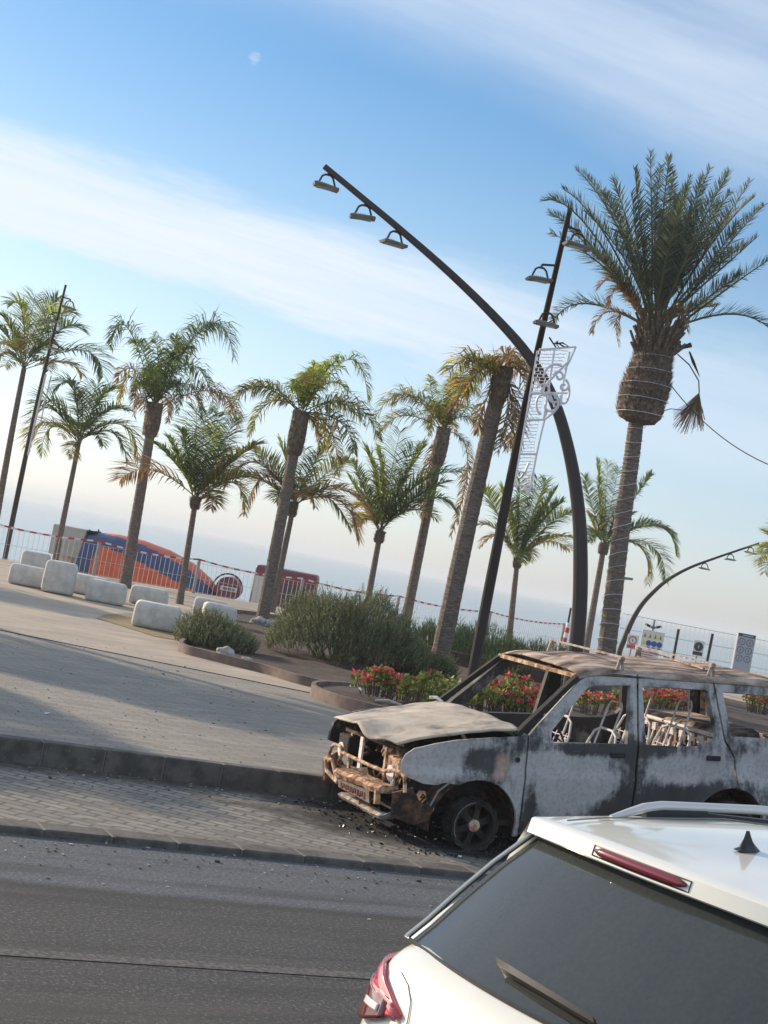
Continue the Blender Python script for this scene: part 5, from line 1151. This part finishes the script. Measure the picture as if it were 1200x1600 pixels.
    mb = MB(); mb.tube([B(60, 835), B(70, 960), B(120, 1020), B(185, 1080)], .020, 8); mb.tube([B(60, 835), B(130, 850), B(150, 960), B(185, 1080)], .018, 8); part(mb, 'bull_bar_end_loop', M['rust'], smooth=True)
    mb = MB()             # bumper beam with ragged holes: slats rather than one bar
    def beam(P0, P1, h, d, mt_, name, n=10):
        mb = MB(); rows = []
        for k in range(n+1):
            p = P0.lerp(P1, k/n); jz = rn.uniform(-.008, .008); rows.append([mb.V(p+Vector((0, 0, h/2+jz))), mb.V(p+Vector((-.03, 0, h*.1+jz))), mb.V(p+Vector((-.01, 0, -h/2+jz))), mb.V(p+Vector((d, 0, -h/2+jz))), mb.V(p+Vector((d, 0, h/2+jz)))])
        for a, b in zip(rows, rows[1:]):
            for j in range(5): mb.F(a[j], a[(j+1) % 5], b[(j+1) % 5], b[j])
        mb.F(*rows[0][::-1]); mb.F(*rows[-1]); return part(mb, name, mt_)
    beam(B(170, 975), B(640, 1165, .02), .07, .16, M['rust'], 'bumper_beam')
    beam(B(215, 1205), B(640, 1445, .02), .045, .07, M['barash'], 'lower_bumper_beam')
    beam(B(640, 1445, .02), B(800, 1400, .12), .05, .06, M['lampgrey'], 'lower_bumper_corner', 4)
    mb = MB(); mb.bar(B(600, 1170), B(590, 1310), .05, .03, (0, 1, 0)); part(mb, 'bumper_bracket', M['rust']); mb = MB(); mb.bar(B(410, 1270), B(412, 1335), .03, .03, (0, 1, 0)); part(mb, 'bumper_bracket', M['rust'])
    # charred side of the bumper wrapping to the wheel arch
    panel('bumper_side', [(-.74, .30), (-.76, .50), (-.60, .56), (-.52, .44), (-.43, .40), (-.43, .30), (-.55, .24)], [], -1, .03, 'rustdark')
    panel('bumper_side', [(-.74, .30), (-.76, .50), (-.60, .56), (-.52, .44), (-.43, .40), (-.43, .30), (-.55, .24)], [], 1, .03, 'rust')
    mb = MB(); mb.tube([(-.44, -.875, .42), (-.38, -.88, .55), (-.28, -.885, .63)], .010, 6); part(mb, 'arch_trim_scrap', M['lampgrey'])
    a, b, c, d = B(190, 1050, -.05), B(510, 1175, -.05), B(512, 1300, -.05), B(190, 1130, -.05); mb = MB(); mb.F(*[mb.V(p) for p in (a, b, c, d)]); n_ = Vector((.02, 0, 0)); mb.F(*[mb.V(p+n_) for p in (d, c, b, a)]); mb.F(mb.V(a), mb.V(a+n_), mb.V(b+n_), mb.V(b)); mb.F(mb.V(d), mb.V(c), mb.V(c+n_), mb.V(d+n_))
    pl = part(mb, 'number_plate', M['plate'])
    mb = MB()         # blistered, unreadable raised characters
    for k in range(7):
        t0_, t1_ = .10+.115*k, .10+.115*k+.075; f = lambda t, s_: a.lerp(b, t)*(1-s_)+d.lerp(c, t)*s_+Vector((-.006, 0, 0))
        mb.tube([f(t0_, .25), f(t0_+rn.uniform(0, .02), .8), f(t1_, .8-rn.uniform(0, .3)), f(t1_, .25)], .006, 4)
    part(mb, 'charred_lettering', M['rustred'], pl)
M['rustred'] = mat('rust_red', (.24, .06, .045), (.42, .20, .16), scale=30, rough=.9)
M['plate'] = mat('burnt_plate', (.06, .055, .05), (.22, .15, .12), scale=12, rough=.8)
burnt_car()
# ash, glass crumbs and cinders around the nose
rn = random.Random(21); mb = MB(); sh = MB()
for _ in range(1300):
    u = rn.random(); x = 5.6+2.0*rn.random()**.8+(0 if u < .8 else rn.uniform(0, 2)); y = 11.15+1.9*rn.random(); 
    if x < 6.0 and y < 11.9-(x-5.6)*.5 and rn.random() < .85: continue
    s = rn.uniform(.004, .020)*(1.6 if rn.random() < .08 else 1); t = sh if rn.random() < .03 else mb
    t.box((x, y, .045+s*.3), (s*rn.uniform(.6, 1.8), s*rn.uniform(.6, 1.8), s*rn.uniform(.3, .9)), Matrix.Rotation(rn.uniform(0, 3), 3, 'Z') @ Matrix.Rotation(rn.uniform(-.6, .6), 3, 'X'))
tag(mb.build('cinders', M['glossychar']) if 'glossychar' in M else mb.build('cinders', mat('char', (.012, .012, .013), (.05, .05, .055), scale=30, rough=.25)), 'black cinders and melted plastic crumbs under the nose of the burnt car', 'debris', kind='stuff')
tag(sh.build('glass_crumbs', M['ashwhite']), 'pale bits of ash and broken glass under the burnt car', 'debris', kind='stuff')
mb = MB(); a = G(248, 1308, .06); b = G(278, 1310, .06); mb.bar((a.x, a.y, .009), (b.x, b.y, .009), .03, .012); tag(mb.build('litter', M['white'], loc=(a.x, a.y, 0)), 'thin white scrap of litter lying at the channel kerb', 'litter')
mb = MB(); a = G(71, 1117, ZW); mb.poly([(a.x, a.y, ZW+.01), (a.x+.05, a.y+.01, ZW+.03), (a.x+.04, a.y+.06, ZW+.02), (a.x-.01, a.y+.04, ZW+.012)]); tag(mb.build('litter', M['white'], loc=a), 'tiny pale scrap of paper lying on the grey pavement', 'litter')

# grit, dry leaf scraps and pebbles on the pavement and in the gutter
rn = random.Random(33); mb = MB()
for _ in range(900):
    q = rn.random()
    if q < .45: x, y, z = rn.uniform(1.5, 8), rn.uniform(13.4, 24), ZW+.003
    elif q < .75: x, y, z = rn.uniform(1.5, 8), 13.2-abs(rn.gauss(0, .35)), .048
    else: x, y, z = rn.uniform(1.5, 8), 10.6-abs(rn.gauss(0, .5)), .003
    s_ = rn.uniform(.004, .014)*(2.2 if rn.random() < .06 else 1); c = jit(rn.choice(((.10, .08, .06), (.30, .26, .20), (.05, .045, .04), (.45, .42, .36))), .3)
    mb.col = c; mb.box((x, y, z+s_*.25), (s_*rn.uniform(.8, 2.2), s_, s_*.5), Matrix.Rotation(rn.uniform(0, 3), 3, 'Z'))
tag(mb.build('grit', mat('grit', (1, 1, 1), attr='Col', rough=.9)), 'small grit and dry leaf scraps scattered over the pavement and gutters', 'grit', kind='stuff')
# ================================================================== WHITE CAR IN THE FOREGROUND
def white_car():
    YAW = R_(9.5); O = Vector((3.08, 4.09, 0)); root = empty('white_car', O, 'white estate-like off-road car in the foreground seen from behind and above', 'car'); root.rotation_euler = (0, 0, YAW)
    MW = Matrix.Translation(O) @ Matrix.Rotation(YAW, 4, 'Z'); IM = MW.inverted()
    def part(mb, name, mt, parent=None, **k):
        o = mb.build(name, mt, None, **k); o.parent = parent or root; return o
    # lower body by horizontal slices; local x=0 at spoiler lip, +x forward
    LV = [(.22, .76, -.50, 3.70), (.30, .80, -.62, 3.80), (.45, .80, -.67, 3.86), (.60, .815, -.685, 3.86), (.68, .82, -.65, 3.84), (.78, .82, -.625, 3.80), (.88, .82, -.60, 3.74), (.95, .815, -.575, 3.62), (.99, .805, -.555, 3.50), (1.025, .785, -.525, 3.2), (1.05, .76, -.48, 2.95), (1.062, .72, -.43, 2.8)]
    def lev(z):
        for a, b in zip(LV, LV[1:]):
            if z <= b[0]: t = (z-a[0])/(b[0]-a[0]); return [a[i]+(b[i]-a[i])*t for i in (1, 2, 3)]
        return list(LV[-1][1:])
    def bp(z, s, side, off=0.):
        """s 0..1 rear edge centre->corner, 1..2 corner arc, 2..3 along the side"""
        w, xr, xf = lev(z); w += off; xr -= off; rc = .27; bul = .11
        if s <= 1: y = (w-rc)*s; x = xr+bul*(y/w)**2
        elif s <= 2:
            a = (s-1)*math.pi/2; x0 = xr+bul*((w-rc)/w)**2; y = w-rc+rc*math.sin(a); x = x0+rc*(1-math.cos(a))*1.15
        else:
            x0 = xr+bul*((w-rc)/w)**2+rc*1.15; t = s-2; x = x0+(xf-.5-x0)*t; y = w-.015*(2*t-1)**2+.0
        return Vector((x, side*y, z))
    def fp(z, s, side):
        w, xr, xf = lev(z); rc = .5; a = s*math.pi/2; return Vector((xf-.5+rc*math.sin(a), side*((w-.015-.45)+.45*math.cos(a)) if s < 1 else 0, z))
    SS = [0, .15, .3, .45, .6, .75, .9, 1]+[1+.125*k for k in range(1, 9)]+[2+.1*k for k in range(1, 11)]
    FS = [.2, .4, .6, .8, .95]
    def ring(z):
        L_ = [bp(z, s, 1) for s in SS]+[fp(z, s, 1) for s in FS]; Rr = [bp(z, s, -1) for s in SS[1:]]+[fp(z, s, -1) for s in FS]
        return L_+Rr[::-1]
    zs = [.22, .26, .30, .37, .45, .52, .60, .64, .68, .73, .78, .83, .88, .92, .95, .97, .99, 1.005, 1.02, 1.035, 1.045, 1.055]
    mb = MB(); rings = [[mb.V(p) for p in ring(z)] for z in zs]; n = len(rings[0])
    for a, b in zip(rings, rings[1:]):
        for j in range(n): mb.F(a[j], a[(j+1) % n], b[(j+1) % n], b[j])
    mb.F(*rings[-1]); mb.F(*rings[0][::-1])
    # soften the crisp fold under the shoulder
    part(mb, 'body', M['carpaint'], smooth=True)
    # cabin: centre profile u -> x,z, half width w, edge drop d, bow b
    PR = [(-.47, 1.050, .725, .012, .11, 'g'), (-.40, 1.11, .72, .012, .11, 'g'), (-.29, 1.22, .70, .012, .10, 'g'), (-.17, 1.34, .67, .012, .09, 'g'), (-.03, 1.465, .63, .012, .08, 'g'),
          (-.055, 1.470, .635, .013, .08, 'p'), (-.076, 1.474, .64, .014, .08, 'p'), (-.082, 1.480, .64, .014, .08, 'p'), (-.072, 1.530, .638, .014, .08, 'p'), (-.064, 1.536, .636, .015, .08, 'p'), (.0, 1.543, .63, .018, .07, 'p'), (.12, 1.556, .63, .022, .05, 'p'), (.40, 1.582, .63, .03, .02, 'p'), (.9, 1.610, .63, .035, 0, 'p'), (1.5, 1.605, .62, .04, -.02, 'p'), (1.95, 1.565, .61, .04, -.05, 'p'), (2.15, 1.50, .62, .04, -.09, 'g'), (2.5, 1.28, .67, .03, -.12, 'g'), (2.85, 1.045, .72, .02, -.14, 'g')]
    NV = 24
    def row(p, off=0.): 
        out = []
        for j in range(NV+1):
            v = j/NV*2-1; y = p[2]*math.copysign(abs(v)**.92, v); out.append(Vector((p[0]+p[4]*v*v, y, p[1]-p[3]*abs(v)**2.6)))
        return out
    mb = MB(); R2 = [[mb.V(p) for p in row(q)] for q in PR]
    for i, (a, b) in enumerate(zip(R2, R2[1:])):
        if i < 4: continue
        for j in range(NV): mb.mi = 1 if PR[i][5] == 'g' and i > 10 else 0; mb.F(a[j], a[j+1], b[j+1], b[j])
    part(mb, 'roof', [M['carpaint'], M['glass']], smooth=True)
    # tailgate glass, slightly dished inside a black frame
    mb = MB(); RG = [[mb.V(p) for p in row(q)] for q in PR[:5]]
    for a, b in zip(RG, RG[1:]):
        for j in range(NV): mb.F(a[j], a[j+1], b[j+1], b[j])
    wr = part(mb, 'rear_window', M['glass'], smooth=True)
    for sd_ in (1, -1):       # trims up each edge
        for k, (dv, mt_, th) in enumerate(((-.004, 'carpaint', .008), (.012, 'blackplastic', .004))):
            mb = MB(); P_ = []
            for q in PR[:5]: P_.append(Vector((q[0]+q[4]-.012+dv*.1, sd_*(q[2]-dv+.012), q[1]-q[3]+.012)))
            mb.tube(P_, th, 6); part(mb, 'window_trim', M[mt_], wr, smooth=True)
    mb = MB(); P_ = [Vector((-.475+.11*(v*v), .725*v, 1.054-.012*abs(v)**2.6)) for v in [k/12-1 for k in range(25)]]; mb.tube(P_, .008, 6); part(mb, 'lower_window_seal', M['greyplastic'], wr, smooth=True)
    # side walls with windows
    for sd_ in (1, -1):
        mb = MB(); top = []; bot = []
        for q in PR:
            if q in PR[5:8]: continue
            t = Vector((q[0]+q[4], sd_*q[2], q[1]-q[3])); top.append(t); bot.append(Vector((max(q[0]+q[4], -.30)-.02, sd_*.80, 1.03)))
        A_ = []
        for t, b in zip(top, bot): A_.append([mb.V(t.lerp(b, k/5)+Vector((0, sd_*.03*math.sin(k/5*math.pi), 0))) for k in range(6)])
        for a, b in zip(A_, A_[1:]):
            for k in range(5): mb.F(a[k], b[k], b[k+1], a[k+1])
        part(mb, 'cabin_side', M['carpaint'], smooth=True)
        for x0, x1, x2, x3 in ((.12, .42, .55, .50), (.60, .55, 1.30, 1.30), (1.38, 1.38, 2.45, 2.02)):
            mb = MB(); f = lambda x, z: Vector((x, sd_*(.80-(z-1.04)*.42+.035), z)); P_ = [f(x0, 1.07), f(x2, 1.07), f(x3, 1.46), f(x1, 1.46)]; mb.F(*[mb.V(p) for p in P_]); part(mb, 'side_window', M['glass'])
        # roof rail
        mb = MB(); P_ = []; rr = []
        for k in range(21):
            t = k/20; x = .34+1.75*t; h_ = .048*min(1, math.sin(min(t, 1-t)*math.pi)*2.6+.02); zb = 1.562+.03*min(1, t*2.2)-.03*max(0, t-.7)/.3; P_.append(Vector((x, sd_*(.605-.02*(1-min(1, t*6))), zb-.012+h_))); rr.append(.010+.009*min(1, min(t, 1-t)*12))
        mb.tube(P_, rr, 10); rl_ = part(mb, 'roof_rail', M['railwhite'], smooth=True)
        mb = MB(); mb.bar((.52, sd_*.60, 1.572), (.85, sd_*.603, 1.590), .03, .03); mb.bar((.85, sd_*.603, 1.590), (1.9, sd_*.603, 1.582), .02, .014); part(mb, 'rail_foot', M['blackplastic'], rl_)
        mb = MB(); mb.tube([(.05, sd_*.50, 1.543), (.25, sd_*.53, 1.558), (.9, sd_*.55, 1.590), (1.8, sd_*.55, 1.566)], .003, 4); part(mb, 'roof_seam', M['greyseam'], smooth=True)
        # tail lamp wrapped round the corner
        def lens(name, s0, s1, zt, zb, mt_, off, parent=None, n1=12, n2=8, label=None):
            mb = MB(); g_ = []
            for i in range(n1+1):
                t = i/n1; s = s0+(s1-s0)*t; a, b = zt(t), zb(t); g_.append([mb.V(bp(b+(a-b)*k/n2, s, sd_, off)) for k in range(n2+1)])
            for i in range(n1):
                for k in range(n2): mb.F(g_[i][k], g_[i+1][k], g_[i+1][k+1], g_[i][k+1])
            o = part(mb, name, M[mt_], parent, smooth=True); md = o.modifiers.new('t', 'SOLIDIFY'); md.thickness = .012; md.offset = 0
            return o
        zt = lambda t: .885+.085*min(1, t*2.2); zb = lambda t: (.872-.16*t if t < .5 else .792+.04*(t-.5)*2)
        tl = lens('tail_lamp', .77, 1.85, zt, zb, 'tail', .010)
        lens('lamp_top_glint', .80, 1.82, lambda t: zt(t)+.004, lambda t: zt(t)-.030, 'tailglint', .013, tl)  # painted reflection along the top edge of the lens
        lens('lamp_inner', .92, 1.6, lambda t: .905+.012*t, lambda t: .84-.045*math.sin(t*math.pi), 'taildark', .015, tl)
        lens('lamp_glint_bar', .84, 1.28, lambda t: .900+.02*t, lambda t: .890+.02*t, 'tailglint', .018, tl)  # stripe of light coloured onto the lens
        lens('reversing_lamp', .98, 1.2, lambda t: .872, lambda t: .850, 'reverse', .020, tl)
        # tailgate shut line
        mb = MB(); mb.tube([bp(z, s, sd_, .0035) for z, s in ((.985, 1.05), (.965, .88), (.93, .76), (.88, .70), (.82, .68), (.74, .67), (.66, .66))], .002, 5); part(mb, 'shut_line', M['greyseam'], smooth=True)
        for wx in (.30, 2.95):
            mb = MB(); mb.tube([(wx, sd_*.70, .34), (wx, sd_*.93, .34)], .345, 32); w_ = part(mb, 'wheel', M['tyre'], smooth=True); mb = MB(); mb.tube([(wx, sd_*.90, .34), (wx, sd_*.935, .34)], .22, 24); part(mb, 'rim', M['rim'], w_, smooth=True)
        mb = MB(); mb.box((2.05, sd_*1.0, 1.08), (.14, .2, .14)); part(mb, 'door_mirror', M['carpaint'], bevel=.03)
    # third brake light let into the spoiler face
    mb = MB(); N_ = 16; g_ = []
    for k in range(N_+1):
        y = .21-.42*k/N_; v = y/.64; e = math.sin(math.pi*min(1, max(0, min(k, N_-k)/1.6))*.5) if min(k, N_-k) < 2 else 1
        xb = -.076+.08*v*v; hh = .014*max(.2, e)
        zc_ = 1.506-.014*abs(v)**2.6; g_.append([mb.V((xb-.003-.2*hh, y, zc_-hh)), mb.V((xb-.004, y, zc_)), mb.V((xb-.001+.2*hh, y, zc_+hh))])
    for a, b in zip(g_, g_[1:]):
        for k in range(2): mb.F(a[k], b[k], b[k+1], a[k+1])
    o = part(mb, 'third_brake_light', M['taildark2'], smooth=True); md = o.modifiers.new('t', 'SOLIDIFY'); md.thickness = .012; md.offset = 0
    mb = MB(); lo = [(-.079+.08*(y/.64)**2, y, 1.506-.014*abs(y/.64)**2.6) for y in [.222-.444*k/16 for k in range(17)]]
    loop = [Vector((x-.003, y, z-.017)) for x, y, z in lo]+[Vector((x+.003, y, z+.017)) for x, y, z in lo[::-1]]; loop.append(loop[0]); mb.tube(loop, .0025, 5, False); part(mb, 'light_bezel', M['blackplastic'], o)
    # shark fin
    mb = MB(); fx = .42; zf = 1.585; pr_ = [(-.085, .0, .030), (-.075, .012, .030), (-.03, .055, .020), (-.005, .085, .008), (.012, .088, .004), (.02, .05, .016), (.05, .02, .028), (.10, .0, .024)]
    secs = []
    for k in range(9):
        z = .068*k/8; x0 = -.015+.085*(1-k/8)**1.35; x1 = -.022-.018*(1-k/8)**1.2-(.02 if k == 0 else 0); w = .021*(1-k/8)**.9+.003; secs.append([mb.V((fx+x_, y_, zf+z)) for x_, y_ in ((x0, 0), ((x0+x1)/2+.01, w), (x1+.012, w*.8), (x1, 0), (x1+.012, -w*.8), ((x0+x1)/2+.01, -w))])
    for a, b in zip(secs, secs[1:]):
        for j in range(6): mb.F(a[j], a[(j+1) % 6], b[(j+1) % 6], b[j])
    mb.F(*secs[-1]); part(mb, 'roof_antenna', M['blackplastic'], smooth=True)
    # wiper: found on the glass plane
    g0 = MW @ Vector((-.44, .35, 1.055)); g1 = MW @ Vector((-.44, -.35, 1.055)); g2 = MW @ Vector((-.01, 0, 1.465)); nrm = (g1-g0).cross(g2-g0).normalized()
    def onglass(px, py, o_=.03):
        d = ray(px, py); t = (g0-CP).dot(nrm)/d.dot(nrm); p = CP+d*t; return IM @ (p+(nrm if nrm.dot(CP-p) > 0 else -nrm)*o_)
    mb = MB(); a = onglass(786, 1518, .035); b = onglass(938, 1612, .035)
    K = 12; up_ = (onglass(786, 1500)-onglass(786, 1518)).normalized(); rows = []
    for k in range(K+1):
        t = k/K; p = a.lerp(b, t); h_ = .024*(1-.45*t) if k else .013; o_ = Vector((-.018, 0, .018)); rows.append([mb.V(p+up_*h_), mb.V(p+o_+up_*h_*.3), mb.V(p+o_*.6-up_*h_), mb.V(p-o_-up_*h_)])
    for r_, q in zip(rows, rows[1:]):
        for j in range(4): mb.F(r_[j], r_[(j+1) % 4], q[(j+1) % 4], q[j])
    mb.F(*rows[0]); mb.F(*rows[-1][::-1]); wp = part(mb, 'rear_wiper', M['greyplastic'], smooth=True)
    mb = MB(); mb.tube([onglass(795, 1535, .012), onglass(850, 1573, .012), onglass(932, 1618, .012)], .010, 6); part(mb, 'wiper_blade', M['blackplastic'], wp)
    # number plate and bumper insert, out of view from above
    mb = MB(); mb.box((-.735, 0, .80), (.012, .52, .11)); part(mb, 'number_plate', M['white'])
    mb = MB(); mb.box((-.72, 0, .38), (.16, 1.2, .12)); part(mb, 'rear_skirt', M['blackplastic'], bevel=.03)
M['railwhite'] = mat('rail_white', (.62, .60, .58), rough=.3, metal=.35, coat=.5)
M['greyseam'] = mat('panel_seam', (.22, .22, .20), rough=.7)
M['taildark2'] = mat('brake_lens', (.16, .008, .02), rough=.18, coat=.8)
M['reverse'] = mat('reverse_lens', (.75, .66, .66), rough=.2, coat=1.)
white_car()

# ================================================================== WORKS SITE AND SIGNS, FAR RIGHT
M['signwhite'] = mat('sign_white', (.66, .66, .66), rough=.5)
M['signyellow'] = mat('sign_yellow', (.62, .55, .16), rough=.5)
M['signblue'] = mat('sign_blue', (.03, .08, .28), rough=.5)
M['signred'] = mat('sign_red', (.45, .10, .09), rough=.5)
M['signdark'] = mat('sign_dark', (.030, .032, .045), rough=.5)
M['signgrey'] = mat('sign_grey', (.34, .36, .42), rough=.5)
def flat_sign(name, label, corners, D, base_py, build, pole=True, mt='signwhite', th=.04, cat='sign', group=None):
    """corners x0,y0,x1,y1 of an upright board (in untilted picture axes about its centre)"""
    (cx, cy), w, h_ = corners; c = PP(cx, cy, D); pm = FPX/D; w /= pm; h_ /= pm
    root = empty(name, (c.x, c.y, ZW), label, cat, group); lp = LP(root); mt_ = Matrix((r0, HF, Vector((0, 0, 1)))).transposed()
    mb = MB(); mb.box(c, (w, th, h_), mt_); lp.part(mb, 'board', M[mt])
    if pole:
        mb = MB(); mb.tube([(c.x+HF.x*.05, c.y+HF.y*.05, ZW), c+HF*.05], .035, 6); lp.part(mb, 'support', M['post'])
    def L(u, v, o=0.): return c+r0*(u*w/2)+Vector((0, 0, v*h_/2))-HF*(th/2+.006+o)
    build(lp, L, w, h_); return root
def disc(lp, c, r, mt, name='symbol', ring=None, n=20):
    mb = MB(); P_ = [c+r0*math.cos(k/n*math.tau)*r+Vector((0, 0, math.sin(k/n*math.tau)*r)) for k in range(n)]
    if ring is None: mb.poly(P_)
    else:
        Q_ = [c+r0*math.cos(k/n*math.tau)*r*ring+Vector((0, 0, math.sin(k/n*math.tau)*r*ring)) for k in range(n)]
        for k in range(n): mb.poly([P_[k], P_[(k+1) % n], Q_[(k+1) % n], Q_[k]])
    return lp.part(mb, name, M[mt])
def rect(lp, L, u0, v0, u1, v1, mt, name='panel', o=0.): mb = MB(); mb.poly([L(u0, v0, o), L(u1, v0, o), L(u1, v1, o), L(u0, v1, o)]); return lp.part(mb, name, M[mt])
def figure(lp, L, u, v, s, mt):        # small pictogram: head, body, leg
    mb = MB()
    for a, b, c_, d in ((-.12, .35, .12, .6), (-.22, -.1, .2, .33), (-.2, -.6, -.02, -.1), (.06, -.5, .24, -.1)): mb.poly([L(u+a*s, v+b*s, .004), L(u+c_*s, v+b*s, .004), L(u+c_*s, v+d*s, .004), L(u+a*s, v+d*s, .004)])
    lp.part(mb, 'pictogram', M[mt])
DS = 66
def s_red(lp, L, w, h_): disc(lp, L(0, .22), w*.40, 'signred', 'prohibition_ring', .72); figure(lp, L, 0, .22, .38, 'signdark'); rect(lp, L, -.9, -.92, .9, -.42, 'signred', 'caption_panel'); 
flat_sign('safety_sign', 'small white sign with red ring above a red caption, left of the yellow triangle board', ((988, 1003), 17, 22), DS, 1040, s_red, group='site safety signs')
def s_big(lp, L, w, h_):
    for k in range(4):
        u = -.72+.47*k; mb = MB(); mb.poly([L(u-.2, .18), L(u+.2, .18), L(u, .82)]); lp.part(mb, 'warning_triangle', M['signyellow']); figure(lp, L, u, .38, .25, 'signdark')
    mb = MB(); mb.poly([L(-.92, -.55), L(-.55, -.55), L(-.73, 0)]); lp.part(mb, 'warning_triangle', M['signyellow'])
    for k in range(3): disc(lp, L(-.28+.48*k, -.32), h_*.15, 'signblue'); rect(lp, L, -.42+.48*k, -.80, -.12+.48*k, -.68, 'signblue', 'caption')
flat_sign('warning_board', 'large board with yellow warning triangles over blue discs', ((1019, 1001), 35, 30), DS, 1040, s_big, group='site safety signs')
def s_low(lp, L, w, h_):
    for k in range(3): rect(lp, L, -.8, .45-.45*k, .8-.3*(k % 2), .65-.45*k, 'signred', 'caption')
flat_sign('notice_board', 'lower white and red notice under the yellow triangle board', ((1012, 1024), 32, 16), DS-1, 1040, s_low, group='site safety signs', pole=False)
def s_blue(lp, L, w, h_): disc(lp, L(0, .22), w*.42, 'signdark'); figure(lp, L, 0, .22, .36, 'signwhite'); rect(lp, L, -.88, -.9, .88, -.45, 'signdark', 'caption_panel')
flat_sign('safety_sign', 'small white sign with a dark blue disc, left of the grey information panel', ((1091, 1013), 17, 24), DS, 1040, s_blue, group='site safety signs')
def s_info(lp, L, w, h_):
    rect(lp, L, -.96, .84, .96, .98, 'signdark', 'header'); rect(lp, L, -.5, .895, .7, .925, 'signwhite', 'header_text', .004)
    for i in range(3):
        for j in range(2): c = L(-.45+.9*j, .58-.42*i); disc(lp, c, w*.19, 'signdark', 'prohibition_ring', .86); figure(lp, L, -.45+.9*j, .58-.42*i, .16, 'signdark')
    mb = MB(); mb.poly([L(-.995, -1), L(-.93, -1), L(-.93, 1), L(-.995, 1)]); lp.part(mb, 'edge_strip', M['signwhite'])
flat_sign('information_panel', 'tall grey upright panel with dark header and six ringed prohibition symbols', ((1161, 1021), 28, 62), 60, 1060, s_info, pole=False, mt='signgrey', th=.25)
for px, top, bot, l in ((1051, 983, 1034, 'thin dark pole between the warning board and the blue disc sign'), (1104, 990, 1036, 'thin dark pole right of the blue disc sign')):
    a = PP(px, bot, 62); b = PP(px+9.5, top, 62); mb = MB(); mb.tube([(a.x, a.y, ZW), b], .055, 8); tag(mb.build('thin_pole', M['soot'], loc=(a.x, a.y, ZW)), l, 'pole')
a = PP(1017, 1040, 75); root = empty('solar_lamp', (a.x, a.y, ZW), 'twin headed solar lamp rising behind the warning board', 'street lamp'); lp = LP(root)
mb = MB(); t = PP(1023, 968, 75); mb.tube([(t.x, t.y, ZW), t], .05, 8); lp.part(mb, 'mast', M['lampgrey'])
for x0, x1, y0, y1 in ((1009, 1018, 975, 980), (1022, 1033, 981, 979)):
    mb = MB(); mb.bar(PP(x0, y0, 75), PP(x1, y1, 75), .35, .10); lp.part(mb, 'lamp_head', M['soot'])
fa, fb = PP(958, 1040, 68), PP(1215, 1090, 72); fa.z = fb.z = ZW
root = empty('site_fence', fa, 'tall fine wire fence round the works site on the right', 'fence'); lp = LP(root)
N_ = 7
for k in range(N_):
    a, b = fa.lerp(fb, k/N_), fa.lerp(fb, (k+1)/N_); mb = MB(); hh = 2.0
    for z in (.1, .7, 1.35, hh): mb.bar(a+Vector((0, 0, z)), b+Vector((0, 0, z)), .03, .03)
    n = int((b-a).length/.24)
    for j in range(n): q = a.lerp(b, j/n); mb.bar(q+Vector((0, 0, .1)), q+Vector((0, 0, hh)), .015, .015, (1, 0, 0))
    lp.part(mb, 'wire_panel', M['sitewire'] if 'sitewire' in M else M.setdefault('sitewire', mat('site_wire', (.50, .55, .58), rough=.6)))
mb = MB(); 
for k in range(22):
    a = PP(1120+k*8, 1085+2*k, 50); b = PP(1128+k*8, 1087+2*k, 50); mb.mi = k % 2; mb.bar((a.x, a.y, .9), (b.x, b.y, .9), .02, .12)
tag(mb.build('barrier_board', [M['red'], M['white']], loc=(a.x, a.y, ZW)), 'red and white barrier board seen past the rear quarter window', 'barrier')

# ================================================================== HAZE
def haze():
    mb = MB(); mb.box((0, 5890, 3.5), (18400, 12420, 21)); X = bpy.data.materials.new('haze_air'); X.use_nodes = True; N = X.node_tree.nodes; N.clear()
    o_ = N.new('ShaderNodeOutputMaterial'); v = N.new('ShaderNodeVolumePrincipled'); v.inputs['Color'].default_value = (.86, .93, 1, 1); v.inputs['Density'].default_value = HAZE; v.inputs['Anisotropy'].default_value = .2
    X.node_tree.links.new(v.outputs[0], o_.inputs['Volume']); X.volume_intersection_method if False else None
    tag(mb.build('haze', X), kind='stuff')
HAZE = .0006
haze()
